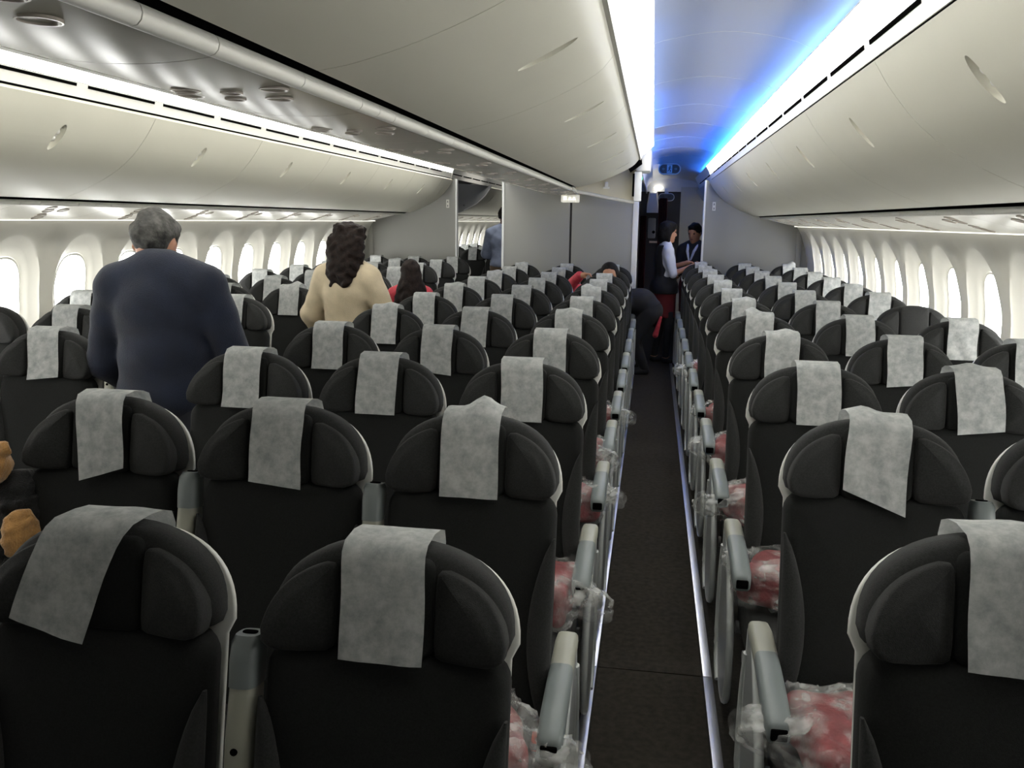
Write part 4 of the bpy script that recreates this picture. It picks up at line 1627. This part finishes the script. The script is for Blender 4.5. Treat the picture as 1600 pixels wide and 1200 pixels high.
# man in the doorway beyond the partition
person('man in light blue shirt and khaki trousers standing in the partition doorway', (-2.10, 12.25, 0), math.radians(-8), 1.84, w=1.08, belly=.1,
       head_pitch=10, arms=[((-.30, .06, 1.17), (-.20, .26, 1.12)), ((.28, .06, 1.17), (.2, .26, 1.12))],
       top='shirt', top_mat=M_blueshirt, top_hem=.54, top_loose=.022, bottom='trousers', bottom_mat=M_khaki, hair=hair_short, hair_mat=M_hair_blk, skin=M_skin2, res=.016)
# flight attendant, profile towards the window side
fa = person('flight attendant with black bob, white shirt, black vest and red skirt', (.15, 10.36, 0), math.radians(-78), 1.66, w=.90,
            head_pitch=6, arms=[((-.20, .03, 1.10), (-.10, .23, 1.17)), ((.215, .05, 1.07), (.12, .25, 1.14))],
            top='shirt', top_mat=M_whitecl, top_hem=.60, top_loose=.012, sleeve=.55, bottom='skirt', bottom_mat=M_redskirt, hair=hair_bob, hair_mat=M_hair_blk, skin=M_skin, res=.0125,
            feet=[(-.07, -.05), (.07, .06)])
s_ = 1.66 / 1.75
tor = [('e', (0, 0, .98 * s_), (.165 * s_ * .9, .115 * s_, .13 * s_)), ('e', (0, .01, 1.12 * s_), (.150 * s_ * .9, .105 * s_, .17 * s_)), ('e', (0, 0, 1.30 * s_), (.165 * s_ * .9, .105 * s_, .17 * s_)),
       ('c', (-.10 * s_, 0, 1.43 * s_), (.10 * s_, 0, 1.43 * s_), .062 * s_, .062 * s_)]


def vestf(P):
    low = np.clip((1.04 - P[:, 2]) / .1, 0, 1)
    d = field(P, tor + [('e', (0, 0, .88), (.15, .12, .14))], 0) - .022 - .022 * low
    d = np.maximum(d, np.abs(P[:, 0]) - .128 - .08 * low)
    d = np.maximum(d, .83 - P[:, 2])
    d = np.maximum(d, P[:, 2] - 1.395)
    # V neck at the front
    d = np.maximum(d, np.where(P[:, 1] > 0, (P[:, 2] - 1.20) * .6 - np.abs(P[:, 0]) * 1.0, -1))
    return d


soft('vest', vestf, (-.24, -.24, .78), (.24, .24, 1.45), .0115, M_blackcl, fa, 1)
# second attendant, facing us, half behind the partition
fb = person('second attendant in dark jacket with pale collar, half hidden by the partition', (.52, 11.05, 0), math.radians(152), 1.655, w=1.0,
            head_pitch=12, head=(0, .02, -.01), arms=[((-.22, .03, 1.09), (-.13, .22, 1.02)), ((.22, .03, 1.09), (.13, .22, 1.02))],
            top='jacket', top_mat=M_blackcl, top_hem=.50, top_loose=.02, bottom='skirt', bottom_mat=M_redskirt, hair=hair_short, hair_mat=M_hair_blk, skin=M_skin_tan, res=.014)
for sx in (-1, 1):
    ob('lapel', MB().tube([(sx * .07, -.02, 1.395), (sx * .065, .06, 1.385), (sx * .045, .12, 1.31), (sx * .012, .138, 1.20)], [.012, .017, .018, .010], 8), M_whitecl, fb)


# passenger bending down in the clear aisle, black clothes
def bent():
    root = tag(empty('person', (-.06, 9.53, 0), math.radians(92)), 'person in black stooping in the empty aisle, pink lining showing', 'person')
    tor_ = [('e', (0, -.05, .70), (.15, .14, .13)), ('e', (0, .06, .80), (.15, .17, .13)), ('e', (0, .20, .80), (.16, .15, .12))]
    leg_ = [('c', (-.085, -.05, .66), (-.09, .10, .38), .085, .058), ('c', (-.09, .10, .38), (-.09, -.02, .07), .056, .038), ('c', (.085, -.05, .66), (.09, .12, .38), .085, .058), ('c', (.09, .12, .38), (.09, .0, .07), .056, .038)]
    foot_ = [('c', (-.09, -.03, .042), (-.10, .13, .035), .04, .032), ('c', (.09, -.01, .042), (.10, .15, .035), .04, .032)]
    arm_ = [('c', (-.18, .22, .82), (-.20, .30, .58), .055, .042), ('c', (-.20, .30, .58), (-.13, .38, .40), .041, .028), ('c', (.18, .22, .82), (.20, .30, .58), .055, .042), ('c', (.20, .30, .58), (.13, .38, .40), .041, .028)]
    hand_ = []
    for sx in (-1, 1):
        hand_.append(('c', (sx * .13, .38, .40), (sx * .115, .40, .345), .026, .028, .012))
        for q in range(4):
            hand_.append(('c', (sx * (.085 + .02 * q), .40 + .006 * q, .34), (sx * (.08 + .02 * q), .405 + .006 * q, .275 + .008 * abs(q - 1.5)), .010, .008, .005))
        hand_.append(('c', (sx * .10, .375, .385), (sx * .065, .39, .335), .012, .009, .008))
    head_ = [('c', (0, .26, .84), (0, .33, .84), .055, .055), ('e', (0, .40, .85), (.078, .10, .105)), ('e', (0, .46, .80), (.055, .06, .07)), ('c', (0, .49, .83), (0, .505, .80), .010, .013, .012)]
    allp = tor_ + leg_ + foot_ + arm_ + hand_ + head_
    soft('body', lambda P: np.maximum(field(P, allp), .002 - P[:, 2]), (-.34, -.28, -.012), (.34, .62, 1.02), .0125, M_skin2, root, 1)
    soft('jacket', lambda P: np.maximum(field(P, tor_ + arm_[0::1], .016), .62 - P[:, 2] - .6 * (P[:, 1] - .1)), (-.34, -.30, .34), (.34, .50, 1.04), .0125, M_blackcl, root, 1)
    soft('trousers', lambda P: np.maximum(field(P, leg_ + [tor_[0]], .012), np.maximum(.06 - P[:, 2], P[:, 2] - .78)), (-.26, -.26, 0), (.26, .28, .84), .0125, M_blackcl, root, 1)
    soft('hair', lambda P: field(P, [('e', (0, .39, .885), (.088, .11, .09)), ('e', (0, .34, .86), (.085, .07, .09))]), (-.12, .22, .74), (.12, .54, 1.01), .011, M_hair_blk, root, 1)
    soft('lining', lambda P: field(P, [('c', (-.09, -.175, .64), (-.07, -.125, .44), .016, .032)]), (-.2, -.3, .34), (.06, -.04, .74), .01, M_pink, root, 1)
    for i in range(2):
        soft('shoe', lambda P: np.maximum(field(P, [foot_[i]], .008), .003 - P[:, 2]), (-.17 if i == 0 else .02, -.12, -.006), (-.02 if i == 0 else .18, .24, .12), .011, M_blackcl, root, 1)
    return root


bent()


# passenger seated in the centre block, arm stretched over the next seat
def sitter():
    y = CD + PIT * 9
    root = tag(empty('person', (CX[0], y, 0)), 'seated passenger in pink sleeve reaching an arm over the next headrest', 'person')
    # faces -y (towards us); seat cushion top about z .46
    tor_ = [('e', (0, -.24, .58), (.15, .12, .12)), ('e', (0, -.21, .74), (.14, .10, .17)), ('e', (0, -.185, .90), (.155, .10, .15)), ('c', (-.13, -.17, 1.0), (.13, -.17, 1.0), .058, .058)]
    head_ = [('c', (0, -.17, 1.02), (0, -.175, 1.09), .05, .05), ('e', (.01, -.18, 1.165), (.075, .095, .10)), ('e', (.01, -.215, 1.10), (.056, .065, .07)), ('c', (.01, -.275, 1.14), (.01, -.292, 1.11), .009, .013, .012)]
    leg_ = [('c', (-.085, -.28, .555), (-.09, -.66, .545), .082, .058), ('c', (-.09, -.66, .545), (-.09, -.62, .09), .055, .038), ('c', (.085, -.28, .555), (.09, -.66, .545), .082, .058), ('c', (.09, -.66, .545), (.09, -.62, .09), .055, .038)]
    foot_ = [('c', (-.09, -.60, .045), (-.09, -.76, .035), .04, .032), ('c', (.09, -.60, .045), (.09, -.76, .035), .04, .032)]
    arm_ = [('c', (-.17, -.17, .99), (-.375, -.36, 1.03), .05, .04), ('c', (-.375, -.36, 1.03), (-.245, -.52, 1.165), .039, .028), ('c', (.14, -.17, .98), (.155, -.26, .74), .048, .04), ('c', (.155, -.26, .74), (.12, -.42, .66), .039, .028)]
    hand_ = [('c', (-.245, -.52, 1.165), (-.20, -.555, 1.175), .026, .028, .012)]
    for q in range(4):
        b = np.array((-.185, -.575 + .019 * q, 1.185))
        hand_ += [('c', tuple(b), tuple(b + np.array((.035, -.008, .004))), .010, .0095, .005), ('c', tuple(b + np.array((.035, -.008, .004))), tuple(b + np.array((.05, -.01, -.022))), .0095, .008, .004)]
    hand_.append(('c', (-.235, -.535, 1.16), (-.185, -.585, 1.15), .012, .009, .008))
    hand_.append(('c', (.12, -.42, .66), (.09, -.47, .655), .026, .028, .012))
    for q in range(4):
        b = np.array((.055 + .02 * q, -.485, .655))
        hand_.append(('c', tuple(b), tuple(b + np.array((-.005, -.05, -.01))), .010, .008, .005))
    hand_.append(('c', (.085, -.44, .665), (.05, -.475, .67), .012, .009, .008))
    allp = tor_ + head_ + leg_ + foot_ + arm_ + hand_
    soft('body', lambda P: np.maximum(field(P, allp), .002 - P[:, 2]), (-.44, -.82, -.012), (.30, -.03, 1.31), .0125, M_skin_tan, root, 1)
    soft('top', lambda P: np.maximum(field(P, tor_ + arm_[2:], .014), .52 - P[:, 2]), (-.26, -.50, .48), (.30, -.03, 1.16), .0125, M_blackcl, root, 1)
    soft('sleeve', lambda P: field(P, arm_[:2], .016) + 0 * P[:, 2], (-.47, -.60, .90), (-.08, -.06, 1.24), .0125, M_pink, root, 1)
    soft('trousers', lambda P: np.maximum(field(P, leg_ + [tor_[0]], .010), np.maximum(.07 - P[:, 2], P[:, 2] - .62)), (-.24, -.78, .03), (.24, -.10, .68), .0125, M_jean, root, 1)
    soft('hair', lambda P: np.maximum(field(P, [('e', (.01, -.165, 1.185), (.088, .100, .098)), ('c', (-.06, -.15, 1.15), (-.07, -.15, 1.03), .04, .035), ('c', (.08, -.15, 1.15), (.09, -.15, 1.03), .04, .035)]), np.where((P[:, 1] < -.24) & (P[:, 2] < 1.205), .03, -1)), (-.13, -.30, .97), (.16, -.05, 1.30), .011, M_hair_blk, root, 1)
    for i in range(2):
        sx = -1 if i == 0 else 1
        soft('shoe', lambda P: np.maximum(field(P, [foot_[i]], .008), .003 - P[:, 2]), (sx * .09 - .07, -.83, -.006), (sx * .09 + .07, -.53, .12), .011, M_blackcl, root, 1)
        mb_ = MB()
        bm = bmesh.new()
        bmesh.ops.create_icosphere(bm, subdivisions=2, radius=.012)
        mb_.add([(v.co.x * 1.2 + .01 + sx * .031, v.co.y * .7 - .262, v.co.z * .75 + 1.155) for v in bm.verts], [[v.index for v in f.verts] for f in bm.faces])
        bm.free()
        ob('eye', mb_, M_eye, root)


sitter()

# ------------------------------------------------------------------ bagged blankets on the aisle seats
M_blanket = mat('pink_blanket', (.21, .042, .046), .85, var=.3, vscale=25, bump=.6, bscale=120)
BLK = []
for sd in range(3):
    rnd = random.Random(40 + sd)
    a1, a2, a3 = rnd.uniform(0, 6), rnd.uniform(0, 6), rnd.uniform(0, 6)

    def bf(P, g=0.0):
        q = np.abs(P) - np.array([.125, .10, .035])
        d = np.linalg.norm(np.maximum(q, 0), axis=-1) + np.minimum(q.max(-1), 0) - .03 - g
        return d + .006 * np.sin(P[:, 0] * 30 + a1) * np.sin(P[:, 1] * 26 + a2) + .004 * np.sin(P[:, 1] * 55 + P[:, 0] * 20 + a3)

    def ff(P):
        d = bf(P, .012)
        tail = cap(P, (.14, .03, .0), (.25, .09 * math.cos(a1), .0), .06, .045)
        tail2 = cap(P, (-.06, -.10, .02), (-.10, -.20, .03), .05, .02)
        d = smin(smin(d, tail, .05), tail2, .04)
        d = d + .010 * np.abs(np.sin(P[:, 0] * 52 + 2.5 * np.sin(P[:, 1] * 41 + a2))) - .012 * np.abs(np.sin(P[:, 1] * 48 + 2.5 * np.sin(P[:, 2] * 60 + a3)))
        return d
    o1 = soft('blanket', bf, (-.19, -.17, -.09), (.19, .17, .09), .012, M_blanket, None, 1)
    o2 = soft('plastic_bag', ff, (-.24, -.28, -.11), (.34, .24, .12), .0085, M_film, None, 0)
    BLK.append((o1.data, o2.data))
    bpy.data.objects.remove(o1)
    bpy.data.objects.remove(o2)


def blanket(x, y, z, rz, k, label, tilt=0):
    r = tag(empty('bagged_blanket', (x, y, z), rz), label, 'blanket', 'bagged blankets on the seats')
    r.rotation_euler = (tilt, 0, rz)
    ob('blanket', BLK[k][0], M_blanket, r)
    ob('plastic_bag', BLK[k][1], M_film, r)['label'] = 'crumpled clear plastic bag'
    return r


for r, (dx, dy, rz, k) in {2: (.02, -.40, .3, 0), 3: (.06, -.34, -.2, 1), 4: (.05, -.30, .6, 2), 5: (.04, -.32, -.3, 0), 6: (.05, -.3, .2, 1)}.items():
    blanket(CX[0] + dx, CD + PIT * (r - 1) + dy, .535, rz, k, 'pink blanket in clear plastic on centre block empty-aisle seat, %s row from partition' % ORD[11 - r])
for r, (dx, dy, rz, k) in {2: (-.03, -.36, 3.3, 1), 3: (-.05, -.30, 2.6, 2), 4: (-.04, -.32, 3.6, 0), 5: (-.05, -.30, 3.0, 1), 6: (-.04, -.3, 2.7, 2), 8: (-.06, -.34, 3.3, 0)}.items():
    blanket(RX[0] + dx, RD + PIT * (r - 1) + dy, .535, rz, k, 'pink blanket in clear plastic on empty-aisle window block seat, %s row from partition' % ORD[12 - r])
blanket(LX[0] + .03, LD + PIT * 2 - .32, .535, .4, 2, 'pink blanket in clear plastic on an aisle seat behind the plush toy')

# ------------------------------------------------------------------ plush toy on the armrest
M_tan = mat('plush_tan', (.42, .22, .07), .95, var=.25, vscale=40, bump=1.0, bscale=200, sheen=.3)
M_blkfur = mat('plush_black', (.006, .006, .006), .95, var=.4, vscale=60, bump=1.0, bscale=220, sheen=.05)
pt = tag(empty('plush_toy', (-1.612, 1.90, .646), math.radians(160)), 'fluffy black and tan plush toy sitting on an armrest of the centre block', 'plush toy')


def fur(P, f=120, a=.006):
    return a * (np.sin(P[:, 0] * f + 1.7 * np.sin(P[:, 2] * f * .7)) * np.sin(P[:, 1] * f + P[:, 2] * 40) + .6 * np.sin(P[:, 2] * f * 1.3 + P[:, 0] * 50))


soft('body', lambda P: field(P, [('e', (0, 0, .15), (.085, .08, .15)), ('e', (0, -.02, .27), (.06, .06, .09)), ('c', (-.05, .05, .06), (-.07, .15, .05), .04, .035), ('c', (.05, .05, .06), (.07, .15, .05), .04, .035)]) + fur(P), (-.16, -.14, -.02), (.16, .24, .40), .0095, M_blkfur, pt, 0)
soft('head', lambda P: field(P, [('e', (.055, .04, .375), (.075, .07, .055)), ('e', (.07, .11, .36), (.04, .045, .035)), ('e', (-.01, .02, .425), (.022, .015, .022)), ('e', (.11, .02, .425), (.022, .015, .022))], 0, .02) + fur(P, 150, .003), (-.09, -.08, .28), (.19, .20, .48), .009, M_tan, pt, 0)
soft('belly', lambda P: field(P, [('e', (-.068, .03, .21), (.028, .05, .07))]) + fur(P, 150, .003), (-.13, -.06, .1), (-.02, .12, .32), .009, M_tan, pt, 0)
soft('paw', lambda P: field(P, [('e', (-.075, .165, .05), (.036, .03, .036))]) + fur(P, 150, .003), (-.14, .1, -.01), (-.02, .22, .11), .009, M_tan, pt, 0)
soft('paw', lambda P: field(P, [('e', (.075, .165, .05), (.036, .03, .036))]) + fur(P, 150, .003), (.02, .1, -.01), (.14, .22, .11), .009, M_tan, pt, 0)
